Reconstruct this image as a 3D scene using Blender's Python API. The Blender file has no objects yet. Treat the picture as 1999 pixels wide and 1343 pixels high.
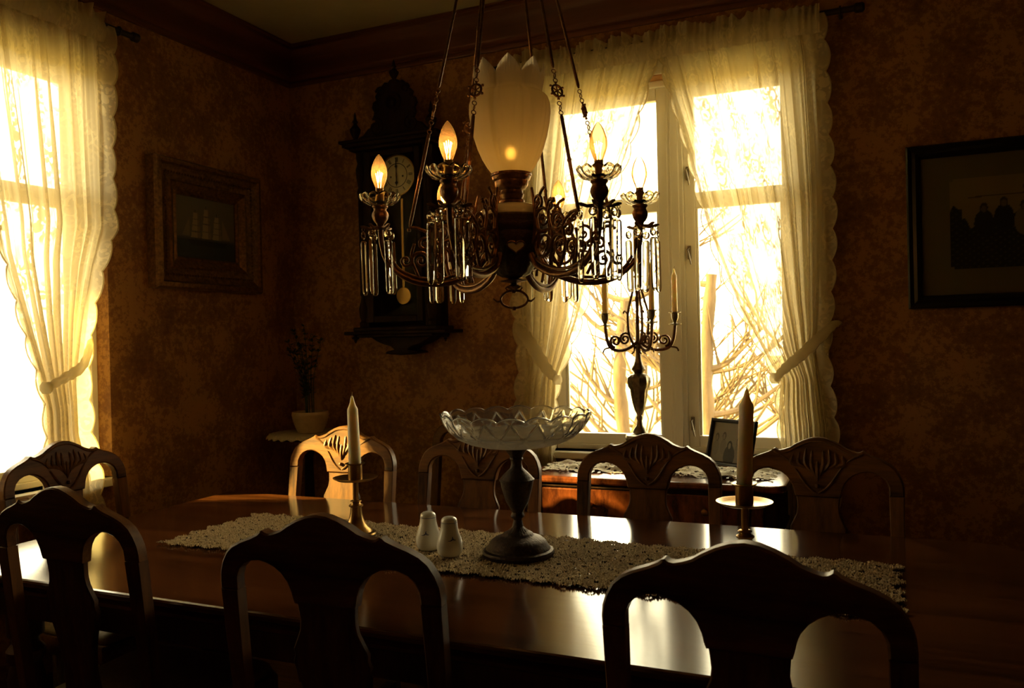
import bpy, math, random
import numpy as np
from mathutils import Vector, Matrix
random.seed(7)
PI = math.pi
S = bpy.context.scene
C = S.collection
R = math.radians
# ------------------------------------------------------------------ camera
cam = bpy.data.cameras.new('camera'); co = bpy.data.objects.new('camera', cam); C.objects.link(co); S.camera = co
cr = Vector((0.91527264, 0.40218999, -0.02278623)); cu = Vector((0.01886314, 0.01371271, 0.99972803)); cf = Vector((-0.40239307, 0.91545354, -0.0049643))
cm = Matrix((cr, cu, -cf)).transposed().to_4x4(); cm.translation = Vector((0, 0, 1.37)); co.matrix_world = cm
cam.sensor_fit = 'HORIZONTAL'; cam.sensor_width = 36; cam.lens = 1609.79 / 1999 * 36
cam.clip_start = .02; cam.clip_end = 300
cam.dof.use_dof = True; cam.dof.focus_distance = 2.35; cam.dof.aperture_fstop = 7.1
# ------------------------------------------------------------------ world, sun, exposure
w = bpy.data.worlds.new('world'); S.world = w; w.use_nodes = True
nt = w.node_tree; bg = nt.nodes['Background']
tc = nt.nodes.new('ShaderNodeTexCoord'); sp = nt.nodes.new('ShaderNodeSeparateXYZ'); rp = nt.nodes.new('ShaderNodeValToRGB')
nt.links.new(tc.outputs['Generated'], sp.inputs[0]); nt.links.new(sp.outputs['Z'], rp.inputs[0]); nt.links.new(rp.outputs[0], bg.inputs[0])
rp.color_ramp.elements[0].position = 0.0; rp.color_ramp.elements[0].color = (1.0, .86, .53, 1)
rp.color_ramp.elements[1].position = 0.8; rp.color_ramp.elements[1].color = (1.0, .87, .57, 1)
bg.inputs[1].default_value = 10.0
sun = bpy.data.lights.new('sun', 'SUN'); so = bpy.data.objects.new('sun', sun); C.objects.link(so)
sun.energy = 32; sun.color = (1, .72, .20); sun.angle = R(.8)
so.rotation_euler = Vector((1, .45, -.385)).to_track_quat('-Z', 'Y').to_euler()
def portal(loc, rot, sx, sy):
    l = bpy.data.lights.new('window_portal', 'AREA'); l.shape = 'RECTANGLE'; l.size = sx; l.size_y = sy; l.cycles.is_portal = True
    o = bpy.data.objects.new('window_portal', l); o.location = loc; o.rotation_euler = rot; C.objects.link(o)
portal((-.845, 3.84, 1.68), (R(-90), 0, 0), 1.14, 1.66)
portal((-3.09, 1.82, 1.68), (0, R(-90), 0), 1.66, 1.19)
S.view_settings.view_transform = 'Standard'; S.view_settings.look = 'None'; S.view_settings.exposure = 0.38; S.view_settings.gamma = 1
S.view_settings.use_curve_mapping = False
cy = S.cycles
cy.use_denoising = True; cy.max_bounces = 10; cy.diffuse_bounces = 4; cy.glossy_bounces = 4; cy.transmission_bounces = 8; cy.transparent_max_bounces = 24
cy.sample_clamp_indirect = 4; cy.caustics_refractive = False; cy.caustics_reflective = False; cy.blur_glossy = .5

# ------------------------------------------------------------------ materials
def mat(name):
    m = bpy.data.materials.new(name); m.use_nodes = True; n = m.node_tree
    return m, n, n.nodes['Principled BSDF']
def N(n, t, **k):
    x = n.nodes.new('ShaderNode' + t)
    for a, b in k.items(): setattr(x, a, b)
    return x
def ramp(n, src, stops):
    r = N(n, 'ValToRGB'); e = r.color_ramp.elements
    while len(e) < len(stops): e.new(.5)
    for i, (p, c) in enumerate(stops): e[i].position = p; e[i].color = (*c, 1)
    n.links.new(src, r.inputs[0]); return r.outputs[0]
def noise(n, scale, stretch=(1, 1, 1), detail=6, rough=.6, coord='Object'):
    t = N(n, 'TexCoord'); mp = N(n, 'Mapping'); mp.inputs['Scale'].default_value = stretch
    z = N(n, 'TexNoise'); z.inputs['Scale'].default_value = scale; z.inputs['Detail'].default_value = detail; z.inputs['Roughness'].default_value = rough
    n.links.new(t.outputs[coord], mp.inputs[0]); n.links.new(mp.outputs[0], z.inputs['Vector']); return z.outputs['Fac']
def bump(n, b, src, strength, dist):
    q = N(n, 'Bump'); q.inputs['Strength'].default_value = strength; q.inputs['Distance'].default_value = dist
    n.links.new(src, q.inputs['Height']); n.links.new(q.outputs[0], b.inputs['Normal'])
def simple(name, col, rough=.5, metal=0, **kw):
    m, n, b = mat(name); b.inputs['Base Color'].default_value = (*col, 1); b.inputs['Roughness'].default_value = rough; b.inputs['Metallic'].default_value = metal
    for k, v in kw.items(): b.inputs[k.replace('_', ' ')].default_value = v
    return m
def varied(name, c1, c2, rough, scale, stretch=(1, 1, 1), bs=.2, bd=.002, metal=0, coat=0, detail=6):
    m, n, b = mat(name); f = noise(n, scale, stretch, detail)
    n.links.new(ramp(n, f, [(.32, c1), (.68, c2)]), b.inputs['Base Color']); b.inputs['Roughness'].default_value = rough; b.inputs['Metallic'].default_value = metal
    if coat: b.inputs['Coat Weight'].default_value = coat; b.inputs['Coat Roughness'].default_value = .12
    bump(n, b, f, bs, bd); return m
def wood(name, c1, c2, rough, stretch, bs=.12, coat=.3):
    m, n, b = mat(name); f = noise(n, 9, stretch, 8, .65); g = noise(n, 60, stretch, 4, .7)
    mx = N(n, 'Math', operation='MULTIPLY_ADD'); n.links.new(g, mx.inputs[0]); mx.inputs[1].default_value = .45; n.links.new(f, mx.inputs[2])
    n.links.new(ramp(n, mx.outputs[0], [(.58, c1), (.86, c2)]), b.inputs['Base Color']); b.inputs['Roughness'].default_value = rough
    b.inputs['Coat Weight'].default_value = coat; b.inputs['Coat Roughness'].default_value = .18
    bump(n, b, g, bs, .001); return m
M = {}
M['oak'] = wood('chair_oak', (.040, .014, .0035), (.20, .080, .016), .46, (1, 1, .12), .12, .08)
M['oak_h'] = wood('chair_oak_across', (.040, .014, .0035), (.20, .080, .016), .46, (.12, 1, 1), .12, .08)
M['carved'] = varied('carved_oak', (.07, .025, .008), (.22, .10, .03), .42, 40, bs=.3)
M['table'] = wood('table_top_mahogany', (.032, .010, .003), (.105, .034, .010), .14, (.05, 1, 1), .10, .1)
M['table_leg'] = wood('table_frame_mahogany', (.04, .012, .005), (.11, .035, .012), .35, (1, 1, .1))
M['mahogany'] = wood('flame_mahogany', (.05, .011, .003), (.20, .05, .012), .25, (1, 1, .35), .05, .6)
M['darkwood'] = varied('black_walnut', (.012, .005, .002), (.032, .012, .005), .6, 25, (1, 1, .2))
M['crown'] = varied('crown_wood', (.10, .026, .010), (.17, .050, .018), .5, 10, (.1, .1, 1.5), .1)
M['darkwood'].node_tree.nodes['Principled BSDF'].inputs['Specular IOR Level'].default_value = .15
for _k in ('oak', 'oak_h', 'carved'): M[_k].node_tree.nodes['Principled BSDF'].inputs['Specular IOR Level'].default_value = .28
M['leather'] = varied('seat_leather', (.30, .22, .13), (.42, .33, .21), .5, 60, bs=.2)
M['bronze'] = varied('aged_bronze', (.10, .045, .018), (.22, .11, .045), .38, 90, metal=.85, bs=.5)
M['bronze_dark'] = varied('dark_bronze', (.030, .014, .007), (.07, .036, .017), .5, 120, metal=.5, bs=.8, bd=.003)
M['pewter'] = varied('pewter', (.16, .13, .09), (.32, .27, .19), .36, 70, metal=.85, bs=.6)
M['brass'] = simple('brass', (.38, .23, .075), .30, 1)
M['wax'] = simple('candle_wax', (.84, .76, .56), .5, 0, Subsurface_Weight=.9, Subsurface_Scale=.02, Subsurface_Radius=(1, .8, .5))
M['wick'] = simple('wick', (.35, .28, .16), .9)
M['porcelain'] = simple('porcelain', (.78, .76, .68), .12, 0, Coat_Weight=.6)
M['blue'] = simple('cobalt_paint', (.02, .04, .16), .3)
M['font_glass'] = simple('white_glass', (.62, .58, .44), .15, 0, Coat_Weight=.5)
M['paint'] = simple('window_white_paint', (.92, .88, .76), .3)
M['glassfix'] = None
M['ceiling'] = varied('ceiling_paint', (.40, .34, .19), (.45, .38, .22), .8, 6)
M['floor'] = wood('floor_boards', (.10, .05, .02), (.25, .13, .05), .4, (.06, 1, 1))
M['gilt'] = varied('dark_gilt', (.10, .045, .014), (.30, .15, .05), .4, 70, metal=.55, bs=.6)
M['blackframe'] = simple('black_frame_paint', (.008, .006, .005), .3)
M['mat_board'] = simple('picture_mount_board', (.20, .17, .09), .8)
M['leaf'] = varied('plant_leaf', (.012, .030, .008), (.03, .07, .02), .5, 30)
M['pot'] = varied('ribbed_pot_glaze', (.50, .36, .20), (.62, .46, .28), .5, 30)
M['soil'] = simple('soil', (.02, .012, .008), .9)
M['enamel'] = simple('clock_enamel', (.72, .66, .50), .3)
M['ink'] = simple('clock_black', (.012, .010, .010), .5)
M['curtain_rod'] = simple('curtain_rod_wood', (.025, .012, .007), .4)
M['iron'] = simple('old_latch_metal', (.30, .26, .19), .4, .8)
M['petal'] = simple('orchid_petal', (.42, .16, .40), .6)
M['bark'] = varied('pale_bark', (.06, .038, .016), (.13, .086, .040), .9, 6, (1, 1, .3), .5, .05)
M['grass'] = varied('winter_grass', (.30, .24, .10), (.42, .34, .14), .95, 2)
# wallpaper: mottled brown and gold
m, n, b = mat('mottled_wallpaper')
f1 = noise(n, 5, (1, 1, 1), 8, .7); f2 = noise(n, 42, (1, 1, 1), 6, .75)
ad = N(n, 'Math', operation='MULTIPLY_ADD'); n.links.new(f2, ad.inputs[0]); ad.inputs[1].default_value = .9; n.links.new(f1, ad.inputs[2])
n.links.new(ramp(n, ad.outputs[0], [(.72, (.17, .064, .016)), (.95, (.29, .125, .032)), (1.15, (.43, .21, .058))]), b.inputs['Base Color'])
b.inputs['Roughness'].default_value = .62; bump(n, b, f2, .3, .004); M['wall'] = m
# yarn
m, n, b = mat('crochet_cotton'); f = noise(n, 170, (1, 1, 1), 3, .6)
n.links.new(ramp(n, f, [(.36, (.34, .24, .12)), (.64, (.74, .59, .36))]), b.inputs['Base Color']); b.inputs['Roughness'].default_value = .95; bump(n, b, f, .8, .003); M['yarn'] = m
m, n, b = mat('white_lace_cloth'); f = noise(n, 180, (1, 1, 1), 3, .6)
n.links.new(ramp(n, f, [(.3, (.50, .44, .32)), (.7, (.78, .72, .56))]), b.inputs['Base Color']); b.inputs['Roughness'].default_value = .95; bump(n, b, f, .8, .003); M['lacecloth'] = m
# solid clear glass (crystals) and the cut glass bowl
def glass(name, col, rough, ior=1.5):
    m, n, b = mat(name); b.inputs['Base Color'].default_value = (*col, 1); b.inputs['Roughness'].default_value = rough
    b.inputs['Transmission Weight'].default_value = 1; b.inputs['IOR'].default_value = ior; return m
M['crystal'] = glass('lead_crystal', (1, .98, .93), .03, 1.38)
M['bobeche'] = glass('pressed_glass', (.96, .90, .78), .05)
def thin_glass(name, tint, gloss):
    m, n, b = mat(name); n.nodes.remove(b); out = n.nodes['Material Output']
    t = N(n, 'BsdfTransparent'); t.inputs[0].default_value = (*tint, 1); g = N(n, 'BsdfGlossy'); g.inputs['Roughness'].default_value = .02
    lw = N(n, 'LayerWeight'); lw.inputs[0].default_value = gloss; mx = N(n, 'MixShader')
    n.links.new(lw.outputs['Fresnel'], mx.inputs[0]); n.links.new(t.outputs[0], mx.inputs[1]); n.links.new(g.outputs[0], mx.inputs[2]); n.links.new(mx.outputs[0], out.inputs[0]); return m
M['pane'] = thin_glass('window_glass', (.97, .97, .95), .25)
M['bulb'] = thin_glass('amber_bulb_glass', (.97, .84, .60), .20)
_n = M['bulb'].node_tree; _o = _n.nodes['Material Output']; _m = _o.inputs[0].links[0].from_node; _t = N(_n, 'BsdfTranslucent'); _t.inputs[0].default_value = (1, .72, .34, 1); _x = N(_n, 'MixShader'); _x.inputs[0].default_value = .10
_n.links.new(_m.outputs[0], _x.inputs[1]); _n.links.new(_t.outputs[0], _x.inputs[2]); _n.links.new(_x.outputs[0], _o.inputs[0])
M['picture_glass'] = thin_glass('picture_glass', (.98, .98, .96), .08)
def emit(name, col, s):
    m, n, b = mat(name); b.inputs['Base Color'].default_value = (*col, 1); b.inputs['Emission Color'].default_value = (*col, 1); b.inputs['Emission Strength'].default_value = s; return m
M['filament'] = emit('glowing_filament', (1, .46, .10), 38)
M['flame_bulb'] = emit('glowing_lamp_core', (1, .50, .07), 19)
# frosted tulip shade: rough refraction with some diffusion
m, n, b = mat('frosted_shade_glass'); out = n.nodes['Material Output']; n.nodes.remove(b)
rf = N(n, 'BsdfRefraction'); rf.inputs['Roughness'].default_value = .5; rf.inputs['IOR'].default_value = 1.2; rf.inputs['Color'].default_value = (1, .93, .80, 1)
df = N(n, 'BsdfDiffuse'); df.inputs[0].default_value = (.93, .87, .79, 1); tl = N(n, 'BsdfTranslucent'); tl.inputs[0].default_value = (.95, .88, .78, 1)
a1 = N(n, 'MixShader'); a1.inputs[0].default_value = .6; a2 = N(n, 'MixShader'); a2.inputs[0].default_value = .62
n.links.new(df.outputs[0], a1.inputs[1]); n.links.new(tl.outputs[0], a1.inputs[2]); n.links.new(rf.outputs[0], a2.inputs[1]); n.links.new(a1.outputs[0], a2.inputs[2]); n.links.new(a2.outputs[0], out.inputs[0])
M['shade'] = m
# cut glass bowl: clear above, frosted below (frosting follows the bowl's own height)
m, n, b = mat('cut_glass_bowl'); out = n.nodes['Material Output']
b.inputs['Base Color'].default_value = (.96, .95, .92, 1); b.inputs['Transmission Weight'].default_value = 1; b.inputs['Roughness'].default_value = .06; b.inputs['IOR'].default_value = 1.35
df = N(n, 'BsdfDiffuse'); df.inputs[0].default_value = (.82, .79, .70, 1); tl = N(n, 'BsdfTranslucent'); tl.inputs[0].default_value = (.86, .82, .74, 1); a1 = N(n, 'MixShader'); a1.inputs[0].default_value = .5
n.links.new(df.outputs[0], a1.inputs[1]); n.links.new(tl.outputs[0], a1.inputs[2])
at = N(n, 'Attribute', attribute_name='frost'); mx = N(n, 'MixShader'); n.links.new(at.outputs['Fac'], mx.inputs[0]); n.links.new(b.outputs[0], mx.inputs[1]); n.links.new(a1.outputs[0], mx.inputs[2]); n.links.new(mx.outputs[0], out.inputs[0])
M['bowl'] = m
# vertex coloured flat prints (paintings, photographs)
m, n, b = mat('printed_picture'); at = N(n, 'Attribute', attribute_name='print'); n.links.new(at.outputs['Color'], b.inputs['Base Color']); b.inputs['Roughness'].default_value = .5; M['print'] = m
# lace: net with flowers, cut through where open
def lace(name, base, flow, col=(.86, .78, .56)):
    m, n, b = mat(name); n.nodes.remove(b); out = n.nodes['Material Output']
    uv = N(n, 'UVMap'); nz = N(n, 'TexNoise'); nz.inputs['Scale'].default_value = 30; nz.inputs['Detail'].default_value = 3
    n.links.new(uv.outputs[0], nz.inputs['Vector'])
    mp = N(n, 'Vector_Math' if False else 'VectorMath', operation='MULTIPLY_ADD'); n.links.new(nz.outputs['Color'], mp.inputs[0]); mp.inputs[1].default_value = (.022, .022, 0); n.links.new(uv.outputs[0], mp.inputs[2])
    v = N(n, 'TexVoronoi'); v.inputs['Scale'].default_value = 19; n.links.new(mp.outputs[0], v.inputs['Vector'])
    s = N(n, 'Math', operation='MULTIPLY'); n.links.new(v.outputs['Distance'], s.inputs[0]); s.inputs[1].default_value = 15
    sn = N(n, 'Math', operation='SINE'); n.links.new(s.outputs[0], sn.inputs[0])
    fl = ramp(n, sn.outputs[0], [(.15, (0, 0, 0)), (.45, (1, 1, 1))])
    z2 = N(n, 'TexVoronoi'); z2.inputs['Scale'].default_value = 55; n.links.new(mp.outputs[0], z2.inputs['Vector'])
    pet = ramp(n, z2.outputs['Distance'], [(.30, (1, 1, 1)), (.42, (0, 0, 0))])
    big = N(n, 'TexNoise'); big.inputs['Scale'].default_value = 7; n.links.new(uv.outputs[0], big.inputs['Vector'])
    ms = ramp(n, big.outputs['Fac'], [(.42, (.0, .0, .0)), (.58, (1, 1, 1))])
    a = N(n, 'Math', operation='MAXIMUM'); n.links.new(fl, a.inputs[0]); n.links.new(pet, a.inputs[1])
    c = N(n, 'Math', operation='MULTIPLY'); n.links.new(a.outputs[0], c.inputs[0]); n.links.new(ms, c.inputs[1])
    d = N(n, 'Math', operation='MULTIPLY_ADD'); n.links.new(c.outputs[0], d.inputs[0]); d.inputs[1].default_value = flow; d.inputs[2].default_value = base
    tr = N(n, 'BsdfTransparent'); df = N(n, 'BsdfDiffuse'); df.inputs[0].default_value = (*col, 1); tl = N(n, 'BsdfTranslucent'); tl.inputs[0].default_value = (*col, 1)
    x = N(n, 'MixShader'); x.inputs[0].default_value = .55; y = N(n, 'MixShader')
    n.links.new(df.outputs[0], x.inputs[1]); n.links.new(tl.outputs[0], x.inputs[2]); n.links.new(d.outputs[0], y.inputs[0]); n.links.new(tr.outputs[0], y.inputs[1]); n.links.new(x.outputs[0], y.inputs[2]); n.links.new(y.outputs[0], out.inputs[0])
    return m
M['lace'] = lace('cream_lace', .84, .155)
M['lace_edge'] = lace('cream_lace_border', .70, .29)
M['lace_thick'] = lace('gathered_lace', .80, .18)

# ------------------------------------------------------------------ mesh helpers
class MB:
    def __init__(s): s.v = []; s.f = []
    def add(s, v, f):
        o = len(s.v); s.v += [tuple(p) for p in v]; s.f += [tuple(i + o for i in q) for q in f]; return s
    def box(s, x0, x1, y0, y1, z0, z1, b=0):
        if b <= 0:
            v = [(x, y, z) for z in (z0, z1) for y in (y0, y1) for x in (x0, x1)]
            return s.add(v, [(0, 2, 3, 1), (4, 5, 7, 6), (0, 1, 5, 4), (2, 6, 7, 3), (0, 4, 6, 2), (1, 3, 7, 5)])
        b = min(b, (x1 - x0) * .45, (y1 - y0) * .45, (z1 - z0) * .45)
        v = []; idx = {}
        for a, (X0, X1) in enumerate(((x0, x1), )): pass
        for ix in (0, 1):
            for iy in (0, 1):
                for iz in (0, 1):
                    x = (x0, x1)[ix]; y = (y0, y1)[iy]; z = (z0, z1)[iz]
                    sx, sy, sz = (b, -b)[ix], (b, -b)[iy], (b, -b)[iz]
                    for ax in range(3):
                        idx[(ix, iy, iz, ax)] = len(v)
                        v.append((x if ax == 0 else x + sx, y if ax == 1 else y + sy, z if ax == 2 else z + sz))
        f = []
        I = lambda a, b_, c, ax: idx[(a, b_, c, ax)]
        for k in (0, 1):
            q = [I(k, 0, 0, 0), I(k, 1, 0, 0), I(k, 1, 1, 0), I(k, 0, 1, 0)]; f.append(q if k else q[::-1])
            q = [I(0, k, 0, 1), I(0, k, 1, 1), I(1, k, 1, 1), I(1, k, 0, 1)]; f.append(q if k else q[::-1])
            q = [I(0, 0, k, 2), I(1, 0, k, 2), I(1, 1, k, 2), I(0, 1, k, 2)]; f.append(q if k else q[::-1])
        for i in (0, 1):
            for j in (0, 1):
                s1 = (i ^ j)
                q = [I(i, j, 0, 0), I(i, j, 1, 0), I(i, j, 1, 1), I(i, j, 0, 1)]; f.append(q if s1 else q[::-1])
                q = [I(i, 0, j, 0), I(i, 1, j, 0), I(i, 1, j, 2), I(i, 0, j, 2)]; f.append(q if s1 else q[::-1])
                q = [I(0, i, j, 1), I(1, i, j, 1), I(1, i, j, 2), I(0, i, j, 2)]; f.append(q[::-1] if s1 else q)
        for i in (0, 1):
            for j in (0, 1):
                for k in (0, 1):
                    q = [I(i, j, k, 0), I(i, j, k, 1), I(i, j, k, 2)]; f.append(q if (i + j + k) % 2 else q[::-1])
        return s.add(v, f)
    def loft(s, rings, cap=True, close=True):
        k = len(rings[0]); v = [p for r in rings for p in r]; f = []
        for i in range(len(rings) - 1):
            for j in range(k if close else k - 1):
                a = i * k + j; b = i * k + (j + 1) % k; f.append((a, b, b + k, a + k))
        if cap: f.append(tuple(range(k))[::-1]); f.append(tuple(range((len(rings) - 1) * k, len(rings) * k)))
        return s.add(v, f)
    def lathe(s, prof, seg=32, c=(0, 0, 0), cap=True, fn=None):
        rings = []
        for r, z in prof:
            ring = []
            for j in range(seg):
                a = 2 * PI * j / seg; rr, zz = (r, z) if fn is None else fn(r, z, a)
                ring.append((c[0] + rr * math.cos(a), c[1] + rr * math.sin(a), c[2] + zz))
            rings.append(ring)
        return s.loft(rings, cap)
    def tube(s, pts, r, seg=8, cap=True, flat=1.0):
        pts = [Vector(p) for p in pts]; rr = r if isinstance(r, (list, tuple)) else [r] * len(pts); rings = []; up = None
        for i, p in enumerate(pts):
            d = (pts[min(i + 1, len(pts) - 1)] - pts[max(i - 1, 0)]).normalized()
            if up is None: up = d.orthogonal().normalized()
            up = (up - d * up.dot(d)).normalized(); sd = d.cross(up)
            rings.append([p + (up * math.cos(2 * PI * k / seg) + sd * math.sin(2 * PI * k / seg) * flat) * rr[i] for k in range(seg)])
        return s.loft(rings, cap)
    def ring(s, c, nrm, rad, r, seg=20, ts=6, sx=1.0):
        nrm = Vector(nrm).normalized(); u = nrm.cross(Vector((0, 0, 1)))
        u = u.normalized() if u.length > .01 else Vector((1, 0, 0)); vv = nrm.cross(u); v = []; f = []
        for i in range(seg):
            a = 2 * PI * i / seg; d = u * math.cos(a) * sx + vv * math.sin(a); p = Vector(c) + d * rad; dn = d.normalized()
            for k in range(ts):
                b = 2 * PI * k / ts; v.append(p + (dn * math.cos(b) + nrm * math.sin(b)) * r)
        for i in range(seg):
            for k in range(ts):
                f.append((i * ts + k, i * ts + (k + 1) % ts, ((i + 1) % seg) * ts + (k + 1) % ts, ((i + 1) % seg) * ts + k))
        return s.add(v, f)
    def ball(s, c, r, seg=10, sz=1.0, sx=1.0, sy=1.0):
        n = max(4, seg // 2); rings = [[(c[0] + sx * r * math.sin(PI * i / n) * math.cos(2 * PI * j / seg), c[1] + sy * r * math.sin(PI * i / n) * math.sin(2 * PI * j / seg), c[2] - sz * r * math.cos(PI * i / n)) for j in range(seg)] for i in range(1, n)]
        return s.loft(rings)
    def prism(s, poly, y0, y1, bev=.003, fn=None):
        # polygon in x,z extruded along y with a small bevel
        a = sum(poly[i][0] * poly[(i + 1) % len(poly)][1] - poly[(i + 1) % len(poly)][0] * poly[i][1] for i in range(len(poly)))
        if a < 0: poly = poly[::-1]
        k = len(poly); ins = []
        for i in range(k):
            p0, p, p1 = Vector(poly[i - 1]), Vector(poly[i]), Vector(poly[(i + 1) % k])
            e0 = (p - p0).normalized(); e1 = (p1 - p).normalized(); n0 = Vector((-e0.y, e0.x)); n1 = Vector((-e1.y, e1.x)); nn = (n0 + n1)
            nn = nn.normalized() if nn.length > .01 else n0
            ins.append(p + nn * bev / max(.5, nn.dot(n0)))
        R_ = [[(p[0], y0, p[1]) for p in ins], [(p[0], y0 + bev, p[1]) for p in poly], [(p[0], y1 - bev, p[1]) for p in poly], [(p[0], y1, p[1]) for p in ins]]
        if bev <= 0: R_ = [R_[1], R_[2]]
        if fn: R_ = [[fn(*p) for p in r] for r in R_]
        return s.loft(R_)
    def mesh(s, name, smooth=True, ang=38):
        me = bpy.data.meshes.new(name); me.from_pydata(s.v, [], s.f); me.update()
        if smooth:
            me.polygons.foreach_set('use_smooth', [True] * len(me.polygons)); me.set_sharp_from_angle(angle=R(ang))
        return me
def fixn(me):
    import bmesh
    b = bmesh.new(); b.from_mesh(me); bmesh.ops.recalc_face_normals(b, faces=b.faces); b.to_mesh(me); b.free()
def obj(name, mb, m, parent=None, loc=(0, 0, 0), rz=0, smooth=True, ang=38, fix=True):
    me = mb.mesh(name, False) if isinstance(mb, MB) else mb
    if fix: fixn(me)
    if smooth: me.polygons.foreach_set('use_smooth', [True] * len(me.polygons)); me.set_sharp_from_angle(angle=R(ang))
    if m: me.materials.append(m)
    o = bpy.data.objects.new(name, me); C.objects.link(o); o.parent = parent; o.location = loc; o.rotation_euler = (0, 0, rz); return o
def thing(name, label, cat, loc=(0, 0, 0), rz=0, group=None):
    o = bpy.data.objects.new(name, None); C.objects.link(o); o.location = loc; o.rotation_euler = (0, 0, rz); o.empty_display_size = .1
    return tag(o, label, cat, group)
def tag(o, label=None, cat=None, group=None):
    if label: o['label'] = label
    if cat: o['category'] = cat
    if group: o['group'] = group
    return o
def struct(o): o['kind'] = 'structure'; return o
def copy_tree(o, parent=None):
    c = o.copy(); C.objects.link(c); c.parent = parent
    for ch in [x for x in bpy.data.objects if x.parent == o]: copy_tree(ch, c)
    return c
def lerp_tab(tab, t):
    # tab: [(t, v)...] decreasing or increasing t
    tb = sorted(tab)
    return float(np.interp(t, [a for a, _ in tb], [b for _, b in tb]))
def spline(pts, n=8):
    out = []; P = [Vector(p) for p in pts]
    for i in range(len(P) - 1):
        a = P[max(i - 1, 0)]; b = P[i]; c = P[i + 1]; d = P[min(i + 2, len(P) - 1)]
        for k in range(n):
            t = k / n; out.append(.5 * ((2 * b) + (-a + c) * t + (2 * a - 5 * b + 4 * c - d) * t * t + (-a + 3 * b - 3 * c + d) * t ** 3))
    out.append(P[-1]); return out

# ------------------------------------------------------------------ room shell
XL, YB, XR, YF, HC = -2.858, 3.60, 2.6, -2.4, 2.94
def wall_hole(name, ax, pos, thick, u0, u1, h0, h1, a0=-.2, a1=0):
    # wall in the plane axis=ax at pos, growing outward by thick, with one opening
    us = (a0, u0, u1, a1); zs = (-.02, h0, h1, HC + .02)
    P = lambda u, d, z: (u, pos + d, z) if ax == 'y' else (pos - d, u, z)
    mb = MB(); out = [(us[0], zs[0]), (us[3], zs[0]), (us[3], zs[3]), (us[0], zs[3])]; inn = [(u0, h0), (u1, h0), (u1, h1), (u0, h1)]
    v = [P(a, d, z) for d in (0, thick) for (a, z) in out + inn]; f = []
    for k in range(4):
        j = (k + 1) % 4
        f.append((k, j, 4 + j, 4 + k)); f.append((8 + k, 12 + k, 12 + j, 8 + j)); f.append((4 + k, 4 + j, 12 + j, 12 + k)); f.append((k, 8 + k, 8 + j, j))
    mb.add(v, f); return struct(obj(name, mb, M['wall'], smooth=False))
wall_hole('wall_back', 'y', YB, .26, -1.42, -.27, .85, 2.52, XL - .25, XR + .25)
wall_hole('wall_left', 'x', XL, .26, 1.22, 2.42, .85, 2.52, YF - .25, YB)
struct(obj('wall_right', MB().box(XR, XR + .25, YF - .25, YB, -.02, HC + .02), M['wall'], smooth=False))
struct(obj('wall_front', MB().box(XL, XR, YF - .25, YF, -.02, HC + .02), M['wall'], smooth=False))
struct(obj('floor', MB().box(XL - .26, XR + .25, YF - .25, YB + .26, -.12, -.02), M['floor'], smooth=False)).location.z = .02
struct(obj('ceiling', MB().box(XL - .26, XR + .25, YF - .25, YB + .26, HC, HC + .1), M['ceiling'], smooth=False))
crown_prof = [(0, -.19), (.012, -.19), (.016, -.182), (.016, -.170), (.010, -.166), (.010, -.158), (.024, -.150), (.030, -.138), (.034, -.11), (.046, -.075), (.066, -.046), (.088, -.034), (.092, -.026), (.092, -.014), (.104, -.008), (.104, 0), (0, 0)]
def crown(name, side):
    rings = []
    for e in (0, 1):
        ring = []
        for d, z in crown_prof:
            if side == 'back': p = ((XL + d, XR - d)[e], YB - d, HC + z)
            elif side == 'left': p = (XL + d, (YF + d, YB - d)[e], HC + z)
            elif side == 'right': p = (XR - d, (YF + d, YB - d)[e], HC + z)
            else: p = ((XL + d, XR - d)[e], YF + d, HC + z)
            ring.append(p)
        rings.append(ring)
    struct(obj(name, MB().loft(rings), M['crown'], ang=50))
for i, sd in enumerate(('back', 'left', 'right', 'front')): crown('trim_%d' % (i + 1), sd)
struct(obj('baseboard_back', MB().box(XL + .02, XR - .02, YB - .02, YB, 0, .16, .004), M['crown']))
struct(obj('baseboard_left', MB().box(XL, XL + .02, YF, YB, 0, .16, .004), M['crown']))

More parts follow.
